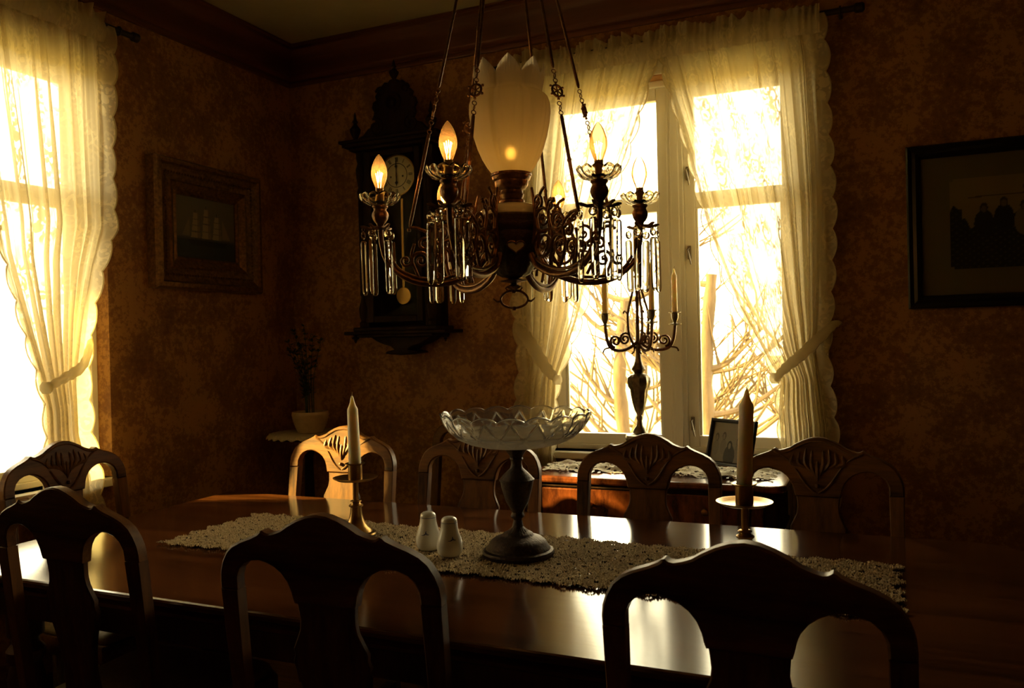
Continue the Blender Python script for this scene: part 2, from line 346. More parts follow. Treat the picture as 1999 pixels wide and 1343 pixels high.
# ------------------------------------------------------------------ windows (built in a local frame: u along the wall, d outward, z up)
def window(name, u0, u1, z0, z1, post, P, cw=.10):
    root = struct(obj(name, MB(), None, smooth=False, fix=False)) if False else None
    e = bpy.data.objects.new(name, None); C.objects.link(e); struct(e)
    def part(nm, boxes, m=M['paint'], parent=e, b=.003):
        mb = MB()
        for (a0, a1, d0, d1, c0, c1) in boxes: mb.box(a0, a1, d0, d1, c0, c1, b)
        mb.v = [P(*p) for p in mb.v]; return obj(nm, mb, m, parent)
    d = .08
    if cw > .03: part('casing', [(u0 - cw, u0 - .002, -.018, -.001, z0 - .02, z1 + .10)]); part('casing', [(u1 + .002, u1 + cw, -.018, -.001, z0 - .02, z1 + .10)]); part('casing', [(u0, u1, -.020, -.001, z1 + .002, z1 + .10)])
    part('sill_board', [(u0 - (cw * .6 if cw > .03 else 0), u1 + (cw * .6 if cw > .03 else 0), -.05, .20, z0 - .03, z0 + .0)]); 
    part('frame', [(u0, u0 + .03, d - .01, d + .10, z0, z1)]); part('frame', [(u1 - .03, u1, d - .01, d + .10, z0, z1)])
    part('frame', [(u0 + .03, u1 - .03, d - .01, d + .10, z1 - .03, z1)]); part('frame', [(u0 + .03, u1 - .03, d - .01, d + .10, z0, z0 + .025)])
    part('mullion', [(post - .035, post + .035, d - .02, d + .10, z0 + .025, z1 - .03)])
    part('mullion_bead', [(post - .018, post + .018, d - .032, d - .02, z0 + .025, z1 - .03)])
    zt = z0 + 1.12
    for (a, b_) in ((u0 + .03, post - .035), (post + .035, u1 - .03)):
        s = part('sash', [(a, a + .048, d, d + .04, z0 + .025, z1 - .03)]); 
        part('sash_stile', [(b_ - .048, b_, d, d + .04, z0 + .025, z1 - .03)], parent=s)
        part('sash_rail', [(a + .048, b_ - .048, d, d + .04, z0 + .025, z0 + .075)], parent=s); part('sash_rail', [(a + .048, b_ - .048, d, d + .04, z1 - .085, z1 - .03)], parent=s)
        part('transom_bar', [(a + .048, b_ - .048, d, d + .04, zt - .035, zt + .035)], parent=s)
        part('putty_bead', [(a + .048, a + .058, d + .01, d + .03, z0 + .075, zt - .035)], parent=s); part('putty_bead', [(b_ - .058, b_ - .048, d + .01, d + .03, z0 + .075, zt - .035)], parent=s)
        part('pane', [(a + .045, b_ - .045, d + .018, d + .0215, z0 + .07, zt - .03)], M['pane'], s, 0); part('pane', [(a + .045, b_ - .045, d + .018, d + .0215, zt + .03, z1 - .08)], M['pane'], s, 0)
    for zz in (z0 + .13, z0 + .89, z0 + 1.24, z0 + 1.46):
        a = post + .055
        l = part('latch', [(a - .008, a + .008, d - .012, d - .001, zz - .03, zz + .03)], M['iron'], b=.002)
        mb = MB().tube([(a, d - .012, zz + .02), (a - .004, d - .028, zz + .012), (a + .006, d - .030, zz - .03), (a + .010, d - .024, zz - .055)], [.004, .005, .004, .003], 6); mb.v = [P(*p) for p in mb.v]; obj('latch_hook', mb, M['iron'], l)
    return e
window('window_1', -1.42, -.27, .85, 2.52, -.80, lambda u, d, z: (u, YB + d, z))
window('window_2', 1.22, 2.42, .85, 2.52, 1.80, lambda u, d, z: (XL - d, u, z), .02)
# ------------------------------------------------------------------ curtains
def curtain(root, inner, outer, z1, z0, plane, sign, axis, cloth, nf, amp, border=.045, sc_amp=.020, seed=0, cols=150, edge_in=True):
    """panel hung on a rod: inner and outer edge as tables z -> u, folds as waves in depth"""
    rnd = random.Random(seed); ph = [rnd.uniform(0, 6.28) for _ in range(6)]
    rows = int((z1 - z0) / .016); V = []; UV = []
    tu = lambda z: 1.0
    for i in range(rows + 1):
        z = z1 - (z1 - z0) * i / rows; ui = lerp_tab(inner, z); uo = lerp_tab(outer, z); wd = abs(uo - ui)
        for j in range(cols + 1):
            t = j / cols
            tt = t + .018 * math.sin(t * 23 + ph[0]) + .012 * math.sin(t * 41 + ph[1])
            tt = min(max(tt, 0), 1) if 0 < j < cols else t
            u = ui + (uo - ui) * tt
            a = amp * (.45 + .55 * min(1, (z1 - z) / .5)) * min(1, .25 / max(wd, .12) + .35)
            dd = a * (math.sin(2 * PI * nf * t + ph[2] + .6 * math.sin(z * 1.3 + ph[3])) + .45 * math.sin(2 * PI * nf * 2.3 * t + ph[4] + z) + .25 * math.sin(2 * PI * nf * 5 * t + ph[5]))
            V.append((u, dd, z)); UV.append((t * cloth, z))
    def emitm(name, V, UV, rows, cols, m, parent):
        PV = [((plane + sign * d, u, z) if axis == 'x' else (u, plane + sign * d, z)) for u, d, z in V]
        f = [(i * (cols + 1) + j, i * (cols + 1) + j + 1, (i + 1) * (cols + 1) + j + 1, (i + 1) * (cols + 1) + j) for i in range(rows) for j in range(cols)]
        me = bpy.data.meshes.new(name); me.from_pydata(PV, [], f); me.update()
        ul = me.uv_layers.new(name='UVMap'); li = np.zeros(len(me.loops), dtype=np.int32); me.loops.foreach_get('vertex_index', li)
        ul.data.foreach_set('uv', np.array(UV)[li].ravel()); return obj(name, me, m, parent, fix=False, ang=80)
    emitm('lace_panel', V, UV, rows, cols, M['lace'], root)
    # scalloped lace border along the outer edge (and the inner one)
    def strip(tab, out_dir, nm, width, lean):
        V2 = []; U2 = []; k = 6
        rr = int((z1 - z0) / .006)
        for i in range(rr + 1):
            z = z1 - (z1 - z0) * i / rr; ui = lerp_tab(tab, z); s = abs(math.sin(z * PI / .125 + ph[2]))
            wv = width + sc_amp * s ** .7 + .008 * math.sin(z * 4 + ph[0])
            for j in range(k + 1):
                t = j / k; V2.append((ui + out_dir * (wv * t - .012), lean * t + .006 * math.sin(z * 9 + t * 4), z)); U2.append((t * wv + 3.1, z))
        emitm(nm, V2, U2, rr, k, M['lace_edge'], root)
        # hem cord on the scalloped edge
        e = [V2[i * (k + 1) + k] for i in range(rr + 1)]; pts = [((plane + sign * d, u, z) if axis == 'x' else (u, plane + sign * d, z)) for u, d, z in e]
        obj(nm.replace('border', 'hem'), MB().tube(pts, .0042, 5, flat=.5), M['lace_thick'], root)
    od = 1 if outer[0][1] > inner[0][1] else -1
    strip(outer, od, 'scalloped_border', border, .01)
    if edge_in: strip(inner, -od, 'inner_border', .012, 0)
def header(root, u0, u1, zt, plane, axis, sign=-1, seed=1):
    """ruffle standing above the rod and shirred band around it"""
    rnd = random.Random(seed); cols = int((u1 - u0) / .004); rows = 14; V = []; UV = []
    for i in range(rows + 1):
        t = i / rows; z = zt + .045 - .125 * t
        for j in range(cols + 1):
            u = u0 + (u1 - u0) * j / cols
            wob = math.sin(u * 95 + 2 * math.sin(u * 13)) * .7 + math.sin(u * 231 + math.sin(u * 31) * 2) * .35
            if t < .3: d = .014 * wob * (1 + (1 - t / .3)) ; zz = z + .011 * math.sin(u * 31 + 1.7 * math.sin(u * 12)) * (1 - t / .3) + .004 * math.sin(u * 83) * (1 - t / .3)
            else: d = .0 + .018 * math.sin((t - .3) / .7 * PI) + .006 * wob; zz = z
            V.append((u, d, zz)); UV.append((u * 2.2, z))
    PV = [((plane + sign * (d + .022), u, z) if axis == 'x' else (u, plane + sign * (d + .022), z)) for u, d, z in V]
    f = [(i * (cols + 1) + j, i * (cols + 1) + j + 1, (i + 1) * (cols + 1) + j + 1, (i + 1) * (cols + 1) + j) for i in range(rows) for j in range(cols)]
    me = bpy.data.meshes.new('ruffled_header'); me.from_pydata(PV, [], f); me.update(); ul = me.uv_layers.new(name='UVMap'); li = np.zeros(len(me.loops), dtype=np.int32); me.loops.foreach_get('vertex_index', li)
    ul.data.foreach_set('uv', np.array(UV)[li].ravel()); obj('ruffled_header', me, M['lace_thick'], root, fix=False, ang=80)
def tieback(root, pts, plane, axis, sign=-1):
    P = lambda u, d, z: (plane + sign * d, u, z) if axis == 'x' else (u, plane + sign * d, z)
    pp = spline([P(*p) for p in pts], 8); n_ = len(pp)
    o = obj('tieback', MB().tube(pp, [.018 + .012 * math.sin(PI * i / n_) + .003 * math.sin(i * 1.9) for i in range(n_)], 10, flat=.5), M['lace_thick'], root)
    a = pts[0]; obj('tieback_knot', MB().ball(P(a[0], a[1], a[2]), .024, 10, 1.1), M['lace_thick'], root)
Y1 = 3.52
c = thing('lace_curtain', 'cream lace curtain tied back to the right of the window with the sideboard', 'curtain', (-.4, Y1, .3), group=None); c.location = (0, 0, 0)
curtain(c, [(2.64, -.835), (2.39, -.777), (2.14, -.706), (1.83, -.630), (1.505, -.515), (1.27, -.400), (1.185, -.352), (1.06, -.362), (.86, -.352), (.05, -.34)],
        [(2.64, -.200), (2.47, -.185), (1.88, -.180), (1.42, -.205), (1.30, -.215), (1.0, -.180), (.05, -.17)], 2.64, .05, Y1, -1, 'y', 1.5, 9, .018, seed=3)
header(c, -.84, -.175, 2.64, Y1, 'y', seed=4); tieback(c, [(-.372, .030, 1.19), (-.325, .055, 1.235), (-.25, .045, 1.30), (-.165, .0, 1.39), (-.135, -.055, 1.41)], Y1, 'y')
c2 = thing('lace_curtain', 'cream lace curtain gathered left of the window, behind the chandelier and glass bowl', 'curtain')
curtain(c2, [(2.64, -.815), (2.28, -.937), (1.737, -1.140), (1.463, -1.216), (1.187, -1.325), (.88, -1.353), (.05, -1.36)],
        [(2.64, -1.47), (1.52, -1.49), (1.25, -1.47), (1.04, -1.50), (.05, -1.51)], 2.64, .05, Y1 + .005, -1, 'y', 1.5, 9, .018, seed=8)
header(c2, -1.50, -.83, 2.64, Y1 + .005, 'y', seed=9); tieback(c2, [(-1.315, .030, 1.185), (-1.36, .05, 1.24), (-1.43, .04, 1.34), (-1.50, 0, 1.42), (-1.525, -.05, 1.45)], Y1, 'y')
X1 = -2.785
c3 = thing('lace_curtain', 'sunlit cream lace curtain tied back at the left window beside the ship painting', 'curtain')
curtain(c3, [(2.66, 1.80), (2.3, 1.84), (1.72, 1.925), (1.49, 1.994), (1.27, 2.058), (1.15, 2.084), (.96, 2.089), (.05, 2.10)],
        [(2.66, 2.345), (1.85, 2.345), (1.69, 2.29), (1.50, 2.240), (1.25, 2.195), (1.05, 2.200), (.9, 2.24), (.05, 2.29)], 2.66, .05, X1, 1, 'x', 1.3, 8, .018, seed=5, border=.055)
header(c3, 1.80, 2.345, 2.66, X1, 'x', sign=1, seed=6); tieback(c3, [(2.055, .035, 1.235), (2.12, .055, 1.27), (2.20, .045, 1.31), (2.265, 0, 1.385), (2.29, -.055, 1.42)], X1, 'x', 1)
c4 = thing('lace_curtain', 'cream lace curtain hanging straight at the near side of the left window', 'curtain')
curtain(c4, [(2.66, 1.79), (1.0, 1.68), (.05, 1.68)], [(2.66, 1.22), (.05, 1.20)], 2.66, .05, X1, 1, 'x', 1.3, 8, .02, seed=12)
def rod(a, b, label, br):
    t = thing('curtain_rod', label, 'curtain rod')
    obj('rod', MB().tube([a, b], .012, 12), M['curtain_rod'], t)
    ax = (Vector(b) - Vector(a)).normalized()
    for p in (a, b): obj('end_cap', MB().tube([Vector(p) - ax * .02, Vector(p) - ax * .012, Vector(p) + ax * .012, Vector(p) + ax * .02], [.012, .019, .019, .012], 12), M['curtain_rod'], t)
    for p, q in br: obj('bracket', MB().tube([p, q], .008, 8).ring(p, ax, .016, .004), M['curtain_rod'], t)
rod((-1.66, Y1, 2.64), (-.03, Y1, 2.64), 'dark curtain rod over the window above the sideboard', [((-1.58, Y1, 2.64), (-1.58, YB, 2.64)), ((-.10, Y1, 2.64), (-.10, YB, 2.64))])
rod((X1, 1.05, 2.66), (X1, 2.52, 2.66), 'dark curtain rod over the left window near the ship painting', [((X1, 1.12, 2.66), (XL, 1.12, 2.66)), ((X1, 2.44, 2.66), (XL, 2.44, 2.66))])

# ------------------------------------------------------------------ dining chairs (local: faces -Y, origin on the floor under the back)
HT = 1.044; RAKE = .12
def rk(x, y, z): return (x, y + RAKE * max(0, z - .45) + .010 * (x / .24) ** 2 * -1, z)
half_top = [(0, 0), (.022, -.003), (.045, -.0115), (.067, -.023), (.084, -.034), (.1, -.040), (.114, -.0435), (.122, -.0425), (.129, -.038), (.134, -.0395), (.140, -.045), (.157, -.053), (.184, -.063), (.206, -.074), (.222, -.088), (.234, -.108), (.242, -.130), (.2445, -.150)]
arch = [(.203, -.155), (.202, -.140), (.194, -.122), (.180, -.109), (.162, -.102), (.144, -.100), (.126, -.103), (.108, -.111), (.092, -.123), (.080, -.139), (.073, -.157), (.070, -.172)]
jt = -.182
crest = [(x, HT + z) for x, z in half_top] + [(.244, HT - .166), (.203, HT - .166)] + [(x, HT + z) for x, z in arch[1:]] + [(.067, HT + jt)]
crest = crest + [(-x, z) for x, z in reversed(crest) if x > 0]
sh = [(.064, jt), (.062, jt - .02), (.061, jt - .035), (.064, jt - .055), (.073, jt - .075), (.083, jt - .095), (.081, jt - .108), (.086, jt - .122), (.079, jt - .150), (.068, jt - .185), (.058, jt - .225), (.052, jt - .275), (.055, jt - .31), (.062, jt - .36)]
def make_chair():
    t = thing('dining_chair', 'x', 'chair')
    cre = obj('crest_rail', MB().prism(crest, -.016, .016, .004, rk), M['oak_h'], t)
    cv = MB()
    for s in (-1, 1):
        pts = [rk(s * x, -.017, HT + z) for x, z in [(.132, -.046), (.112, -.055), (.092, -.068), (.074, -.087), (.058, -.110), (.042, -.135), (.022, -.158), (.003, -.170)]]
        cv.tube(spline(pts, 4), [.0015] + [.0042] * 26 + [.003, .002], 6)
        pts = [rk(s * x, -.017, HT + z) for x, z in [(.12, -.050), (.09, -.047), (.06, -.030), (.03, -.016), (0, -.012)]]
        cv.tube(spline(pts, 4), .0028, 6)
        for k, (dx, ln) in enumerate(((.0, .07), (.013, .085), (.027, .08), (.042, .06), (.058, .042))):
            if k == 0 and s < 0: continue
            p0 = rk(s * dx * .35, -.015, HT - .135 + k * .012); p2 = rk(s * dx * 1.25, -.018, HT - .135 + ln + k * .010); p1 = rk(s * dx * 1.3, -.020, HT - .135 + ln * .5 + k * .008)
            cv.tube(spline([p0, p1, p2], 6), [.002, .004, .0055, .0065, .007, .0068, .0065, .006, .0055, .005, .004, .003, .0015], 6, flat=1)
    b_ = rk(0, -.020, HT - .148); cv.ball(b_, .0075, 10)
    obj('carving', cv, M['carved'], cre)
    for s in (-1, 1):
        pts = [(s * .203, HT - .1665), (s * .244, HT - .1665), (s * .243, .75), (s * .236, .45), (s * .208, .45), (s * .206, .75)]
        st = MB().prism(pts, -.0158, .0158, .002, rk); obj('back_stile', st, M['oak'], t)
        obj('leg', MB().loft([[(s * x - q * .018 * 0 + a * r_, y + b2 * r_, z) for a, b2 in ((-1, -1), (1, -1), (1, 1), (-1, 1))] for z, x, y, r_ in ((.448, .222, .003, .019), (.25, .221, .012, .018), (0, .220, .055, .014)) for q in (0,)]), M['oak'], t)
        obj('leg', MB().lathe([(.013, 0), (.019, .012), (.016, .03), (.017, .05), (.024, .22), (.028, .33), (.021, .345), (.028, .36), (.028, .415)], 14, (s * .212, -.40, 0)), M['oak'], t)
    sp_ = [(x, HT + z) for x, z in sh]; obj('splat', MB().prism(sp_ + [(-x, z) for x, z in reversed(sp_)], -.008, .009, .003, rk), M['oak'], t)
    obj('lower_rail', MB().prism([(-.206, .455), (.206, .455), (.206, HT + jt - .36), (-.206, HT + jt - .36)], -.011, .012, .003, rk), M['oak_h'], t)
    poly = lambda s_, f_: [(-.225 * s_, -.01), (.225 * s_, -.01), (.248 * s_, -.30), (.246 * s_, -.41 * f_), (.22 * s_, -.43 * f_), (-.22 * s_, -.43 * f_), (-.246 * s_, -.41 * f_), (-.248 * s_, -.30)]
    obj('seat_frame', MB().loft([[(x, y, z) for x, y in poly(s_, 1)] for z, s_ in ((.39, .985), (.395, 1), (.44, 1), (.446, .985))]), M['oak_h'], t)
    obj('seat', MB().loft([[(x * k, -.21 + (y + .21) * k, z) for x, y in poly(.97, .99)] for z, k in ((.445, .96), (.455, .985), (.468, .97), (.480, .90), (.487, .75), (.490, .4))]), M['leather'], t, ang=60)
    for s in (-1, 1): obj('side_stretcher', MB().tube([(s * .213, -.39, .20), (s * .22, .018, .20)], .011, 8), M['oak'], t)
    obj('cross_stretcher', MB().tube([(-.214, -.19, .20), (.214, -.19, .20)], .011, 8), M['oak'], t)
    return t
proto = make_chair()
chairs = [  # x, y of the crest, turn, label, group
    ((-1.935, 2.735), R(0), 'sunlit golden oak dining chair behind the left brass candlestick, far side of table', 'chairs along the window side of the table'),
    ((-1.335, 2.735), R(0), 'oak dining chair on the far side of the table behind the glass bowl stand', 'chairs along the window side of the table'),
    ((-.705, 2.735), R(0), 'dark oak dining chair in front of the sideboard below the candelabra', 'chairs along the window side of the table'),
    ((-.168, 2.75), R(-4), 'shadowed dining chair at the right end of the far row, by the curtain', 'chairs along the window side of the table'),
    ((-1.80, 1.365), R(180), 'near dark chair seen from behind at the bottom left corner', 'chairs on the near side of the table'),
    ((-.985, 1.300), R(180 + 5), 'near dark chair seen from behind in front of the left candlestick', 'chairs on the near side of the table'),
    ((-.193, 1.335), R(180), 'near dark chair seen from behind in front of the right candlestick', 'chairs on the near side of the table'),
    ((-2.69, 2.06), R(90), 'dark dining chair at the head of the table against the bright left window', 'chairs at the table ends'),
    ((-1.69, 3.475), R(0), 'dark dining chair against the back wall, mostly hidden behind the glass bowl', 'chairs along the wall')]
for i, ((x, y), rz, lab, g) in enumerate(chairs):
    o = proto if i == 0 else copy_tree(proto)
    o.rotation_euler = (0, 0, rz); off = Vector((0, RAKE * (HT - .45), 0)); off.rotate(Matrix.Rotation(rz, 3, 'Z'))
    o.location = (x - off.x, y - off.y, 0); tag(o, lab, 'chair', g if i < 7 else None)
    if i >= 7 and 'group' in o: del o['group']

# ------------------------------------------------------------------ dining table
TZ = .77
def rrect(x0, x1, y0, y1, rl, rr_, ins=0, n=8):
    x0 += ins; x1 -= ins; y0 += ins; y1 -= ins; P = []
    for cx, cy_, r, a0 in ((x1, y0, rr_, -90), (x1, y1, rr_, 0), (x0, y1, rl, 90), (x0, y0, rl, 180)):
        r = max(r - ins, .004); sx = -1 if cx == x1 else 1; sy = 1 if cy_ == y0 else -1
        for k in range(n + 1):
            a = R(a0 + 90 * k / n); P.append((cx + sx * r + r * math.cos(a), cy_ + sy * r + r * math.sin(a)))
    return P
tb = thing('dining_table', 'long dark polished mahogany dining table with moulded edge', 'table')
TX0, TX1, TY0, TY1 = -2.46, .375, 1.455, 2.655
obj('tabletop', MB().loft([[(x, y, z) for x, y in rrect(TX0, TX1, TY0, TY1, .03, .14, i_)] for z, i_ in ((.722, .03), (.724, .012), (.730, .004), (.738, .004), (.743, .012), (.745, .016), (.748, .016), (.750, .004), (.754, 0), (.763, 0), (.768, .003), (.770, .009))]), M['table'], tb, ang=12)
obj('apron', MB().loft([[(x, y, z) for x, y in rrect(TX0, TX1, TY0, TY1, .03, .14, i_)] for z, i_ in ((.630, .085), (.632, .08), (.638, .078), (.722, .078))]), M['table_leg'], tb, ang=30)
lp = [(.030, 0), (.036, .01), (.036, .05), (.026, .07), (.034, .10), (.042, .30), (.050, .42), (.040, .46), (.052, .48), (.052, .50), (.036, .52), (.036, .535), (.05, .545), (.05, .63)]
for x in (TX0 + .17, TX1 - .20):
    for y in (TY0 + .17, TY1 - .17): obj('leg', MB().lathe(lp, 20, (x, y, 0)), M['table_leg'], tb)

# ------------------------------------------------------------------ crochet runner
def crochet(name, x0, x1, y0, y1, z, step, motif, th, m, edge=.02, relief=1.0, crump=0, skew=None):
    nx = int((x1 - x0) / step); ny = int((y1 - y0) / step)
    X, Y = np.meshgrid(np.linspace(x0 - edge, x1 + edge, nx), np.linspace(y0 - edge, y1 + edge, ny), indexing='ij')
    rs = np.random.RandomState(3)
    wob = lambda a, b, s: np.sin(X * a + s) * np.cos(Y * b + s * 1.7)
    U = X + .0035 * wob(40, 55, .3) + .002 * wob(120, 90, 1.3); W = Y + .0035 * wob(50, 35, 2.1) + .002 * wob(95, 130, .7)
    # hexagonally packed rosettes
    row = np.round(W / (motif * .87)); xo = (row % 2) * .5 * motif; cx = np.round((U - xo) / motif) * motif + xo; cy_ = row * motif * .87
    dx = U - cx; dy = W - cy_; r = np.hypot(dx, dy) / (motif * .5); a = np.arctan2(dy, dx)
    h = .55 * (.5 + .5 * np.cos(2 * PI * r * 2.6)) + .45 * (.5 + .5 * np.cos(a * 12 + 5 * np.floor(r * 2.6))) * (r > .25)
    bob = np.sin(U * 900 + 2 * np.sin(W * 300)) * np.sin(W * 820 + 2 * np.sin(U * 260)); h = h * .75 + .22 * bob
    fib = np.sin((U * np.cos(cx * 999) + W * np.sin(cx * 999)) * 1250) ; st_ = np.abs(np.sin(U * 430 + 1.6 * np.sin(W * 170 + cx * 50))) * np.abs(np.sin(W * 450 + 1.6 * np.sin(U * 150 + cy_ * 70))); ht = th * (.12 + .42 * np.clip(h, 0, 1) + .55 * st_ + .10 * fib) * relief + .0014 * np.sin(X * 17) * np.cos(Y * 23) + .0014
    # scalloped outline
    e = np.minimum.reduce([X - x0 + edge * .55 * np.cos((Y - y0) * 2 * PI / motif) + .006 * np.sin(Y * 61), x1 - X + edge * .55 * np.cos((Y - y0) * 2 * PI / motif) + .008 * np.sin(Y * 47), Y - y0 + edge * .45 * np.cos(X * 2 * PI / motif) + .006 * np.sin(X * 9), y1 - Y + edge * .45 * np.cos(X * 2 * PI / motif + 1) + .006 * np.sin(X * 7 + 1)])
    keep = (e > 0) & ~((r > 1.0) & (np.cos(a * 6) < -.78)) & ~((r > .40) & (r < .54) & (np.cos(a * 6 + 1 + cx * 9) > .955))
    if crump: ht = ht + crump * (.5 + .5 * np.sin(X * 38 + 3 * np.sin(Y * 25))) * (.5 + .5 * np.cos(Y * 55 + 2 * np.sin(X * 30)))
    idx = np.arange(nx * ny).reshape(nx, ny)
    k4 = keep[:-1, :-1] & keep[1:, :-1] & keep[1:, 1:] & keep[:-1, 1:]
    F = np.stack([idx[:-1, :-1], idx[1:, :-1], idx[1:, 1:], idx[:-1, 1:]], -1)[k4]
    Zt = z + ht; used = np.unique(F); mp = -np.ones(nx * ny, dtype=np.int64); mp[used] = np.arange(len(used)); F = mp[F]
    Vv = np.stack([X.ravel(), Y.ravel(), Zt.ravel()], -1)[used]
    me = bpy.data.meshes.new(name); me.vertices.add(len(Vv)); me.vertices.foreach_set('co', Vv.astype(np.float32).ravel())
    me.loops.add(F.size); me.loops.foreach_set('vertex_index', F.astype(np.int32).ravel()); me.polygons.add(len(F)); me.polygons.foreach_set('loop_start', np.arange(0, F.size, 4, dtype=np.int32))
    me.update(calc_edges=True); me.validate(); o = obj(name, me, m, fix=False, ang=180); return o
tag(crochet('table_runner', -2.01, .045, 1.865, 2.305, TZ, .0019, .070, .0105, M['yarn']), 'beige crocheted table runner with scalloped edges laid along the dining table', 'table runner')
RZ = TZ + .0092

# ------------------------------------------------------------------ footed cut glass bowl
st = thing('glass_bowl_stand', 'cut glass bowl with scalloped rim on a dark metal urn stand', 'centrepiece', (-.907, 2.075, RZ))
k_ = .00038; P_ = [(1190, 0), (1190, 222), (1165, 228), (1150, 222), (1142, 205), (1130, 200), (1118, 190), (1090, 178), (1065, 150), (1050, 110), (1042, 98), (1030, 90), (1015, 62), (985, 36), (955, 30), (937, 26), (925, 30), (915, 42), (905, 44), (895, 40), (880, 34), (850, 48), (800, 74), (700, 99), (655, 106), (650, 112), (642, 112), (636, 104), (620, 94), (590, 68), (560, 40), (530, 34), (505, 36), (495, 44), (485, 40), (470, 44), (440, 62), (420, 76), (412, 80), (410, 0)]
SP = [(r * .000434, (1190 - y) * k_) for y, r in P_[1:-1]]
def flute(r, z, a):
    if .045 < z < .075: return r + .0018 * math.sin(a * 24) * math.sin(z * 400), z
    return r, z
obj('foot', MB().lathe([p for p in SP if p[1] < .1], 64, fn=flute), M['bronze_dark'], st)
obj('urn_stem', MB().lathe([p for p in SP if .088 < p[1]], 48), M['bronze_dark'], st)
BZ = (1190 - 410) * k_
bw = MB(); seg = 432; na = 18
def bowl_r(t):   # t 0 centre .. 1 rim, outer profile
    return lerp_tab([(0, .0), (.10, .03), (.30, .095), (.45, .130), (.60, .160), (.75, .184), (.9, .200), (1, .208)], t), lerp_tab([(0, 0), (.10, .0), (.30, .004), (.45, .013), (.6, .027), (.75, .047), (.9, .072), (1, .093)], t)
rings = []; NB = 44; GR = []
for i in range(NB + 1):
    t = .06 + .94 * i / NB; r, z = bowl_r(t); ring = []
    for j in range(seg):
        a = 2 * PI * j / seg; sc = abs(math.sin(a * na / 2)) ** .8
        zz = z + (.011 * (sc - .6)) * max(0, (t - .72) / .28); rr = r
        g = 0
        if .42 < t < .92:
            q = (t - .42) / .5; ph1 = (a * na / (2 * PI) + q * 1.0) % 1; ph2 = (a * na / (2 * PI) - q * 1.0) % 1
            for ph in (ph1, ph2): g = max(g, max(0, 1 - abs(ph - .5) / .048))
            cell = (a * na / (2 * PI)) % 1; u = (cell - .0 if cell < .5 else cell - 1); v = (q - .5) * 1.1
            if abs(u) < .3 and abs(v) < .30:
                an = math.atan2(v, u * 1.2); rd = math.hypot(u * 1.2, v); 
                if rd < .28: g = max(g, max(0, 1 - abs(((an * 8 / (2 * PI)) % 1) - .5) / .16) * (1 - rd / .30))
        rr -= .0034 * g; GR.append(g); ring.append((rr * math.cos(a), rr * math.sin(a), zz + BZ))
    rings.append(ring)
outer_n = len(rings)
for i in range(NB, -1, -1):
    t = .06 + .94 * i / NB; r, z = bowl_r(t); ring = []
    for j in range(seg):
        a = 2 * PI * j / seg; sc = abs(math.sin(a * na / 2)) ** .8
        ring.append(((r - .0045) * math.cos(a), (r - .0045) * math.sin(a), z + .0045 + (.011 * (sc - .6)) * max(0, (t - .72) / .28) + BZ - (.003 if i == NB else 0)))
    rings.append(ring)
bw.loft(rings); bo = obj('glass_bowl', bw, M['bowl'], st, ang=60)
att = bo.data.attributes.new('frost', 'FLOAT', 'POINT'); zz = np.array([v[2] for v in bw.v]) - BZ
att.data.foreach_set('value', np.clip((.040 - zz) / .012, 0, 1).astype(np.float32) * .85 + .04 + .75 * np.concatenate([np.clip(np.array(GR), 0, 1), np.zeros(len(zz) - len(GR))]).astype(np.float32))
# ------------------------------------------------------------------ brass candlesticks with candles
def candlestick(label):
    t = thing('candlestick', label, 'candlestick', group='brass candlesticks on the table runner')
    obj('foot', MB().lathe([(.058, 0), (.062, .004), (.060, .008), (.050, .011), (.046, .018), (.034, .028), (.024, .045), (.019, .065), (.017, .085), (.022, .088), (.022, .092), (.015, .096), (.013, .100), (.018, .103), (.015, .106), (.009, .108)], 32), M['brass'], t)
    obj('stem', MB().lathe([(.009, .107), (.0085, .17)], 20), M['brass'], t)
    obj('drip_pan', MB().lathe([(.009, .166), (.03, .166), (.055, .169), (.068, .176), (.069, .178), (.067, .178), (.054, .172), (.018, .170)], 40), M['brass'], t)
    obj('cup', MB().lathe([(.017, .170), (.0215, .171), (.022, .175), (.0215, .216), (.030, .219), (.031, .221), (.029, .222), (.0205, .221), (.0203, .195)], 28), M['brass'], t)
    return t
def candle(label, r0, r1, h, group, tipk=1.0, wick=.012):
    t = thing('candle', label, 'candle', group=group)
    obj('wax', MB().lathe([(r0 * .9, 0), (r0, .003), (r0 + (r1 - r0) * .5, h * .5), (r1, h), (r1 * .97, h + .003), (r1 * .72, h + r1 * .7 * tipk), (r1 * .46, h + r1 * 1.5 * tipk), (r1 * .28, h + r1 * 2.4 * tipk), (r1 * .12, h + r1 * 2.8 * tipk)], 20), M['wax'], t, ang=50)
    z = h + r1 * 2.75 * tipk; obj('wick', MB().tube([(0, 0, z - .002), (0, 0, z + wick * .5), (.002, 0, z + wick)], .0012, 5), M['wick'], t); return t
a = candlestick('brass candlestick on the left of the runner, before the sunlit chair'); a.location = (-1.478, 2.135, RZ)
b = copy_tree(a); b.location = (-.303, 2.10, RZ); b['label'] = 'brass candlestick at the right of the runner, hidden below by a chair'
ca = candle('cream candle in the left brass candlestick', .0195, .0165, .185, 'candles in the brass candlesticks', .95); ca.location = (-1.478, 2.135, RZ + .2005); ca.rotation_euler = (0, R(-1.4), 0)
cb = candle('tall cream candle in the right brass candlestick', .0195, .0175, .214, 'candles in the brass candlesticks', .85); cb.location = (-.303, 2.10, RZ + .2005); cb.rotation_euler = (0, R(2.6), 0)
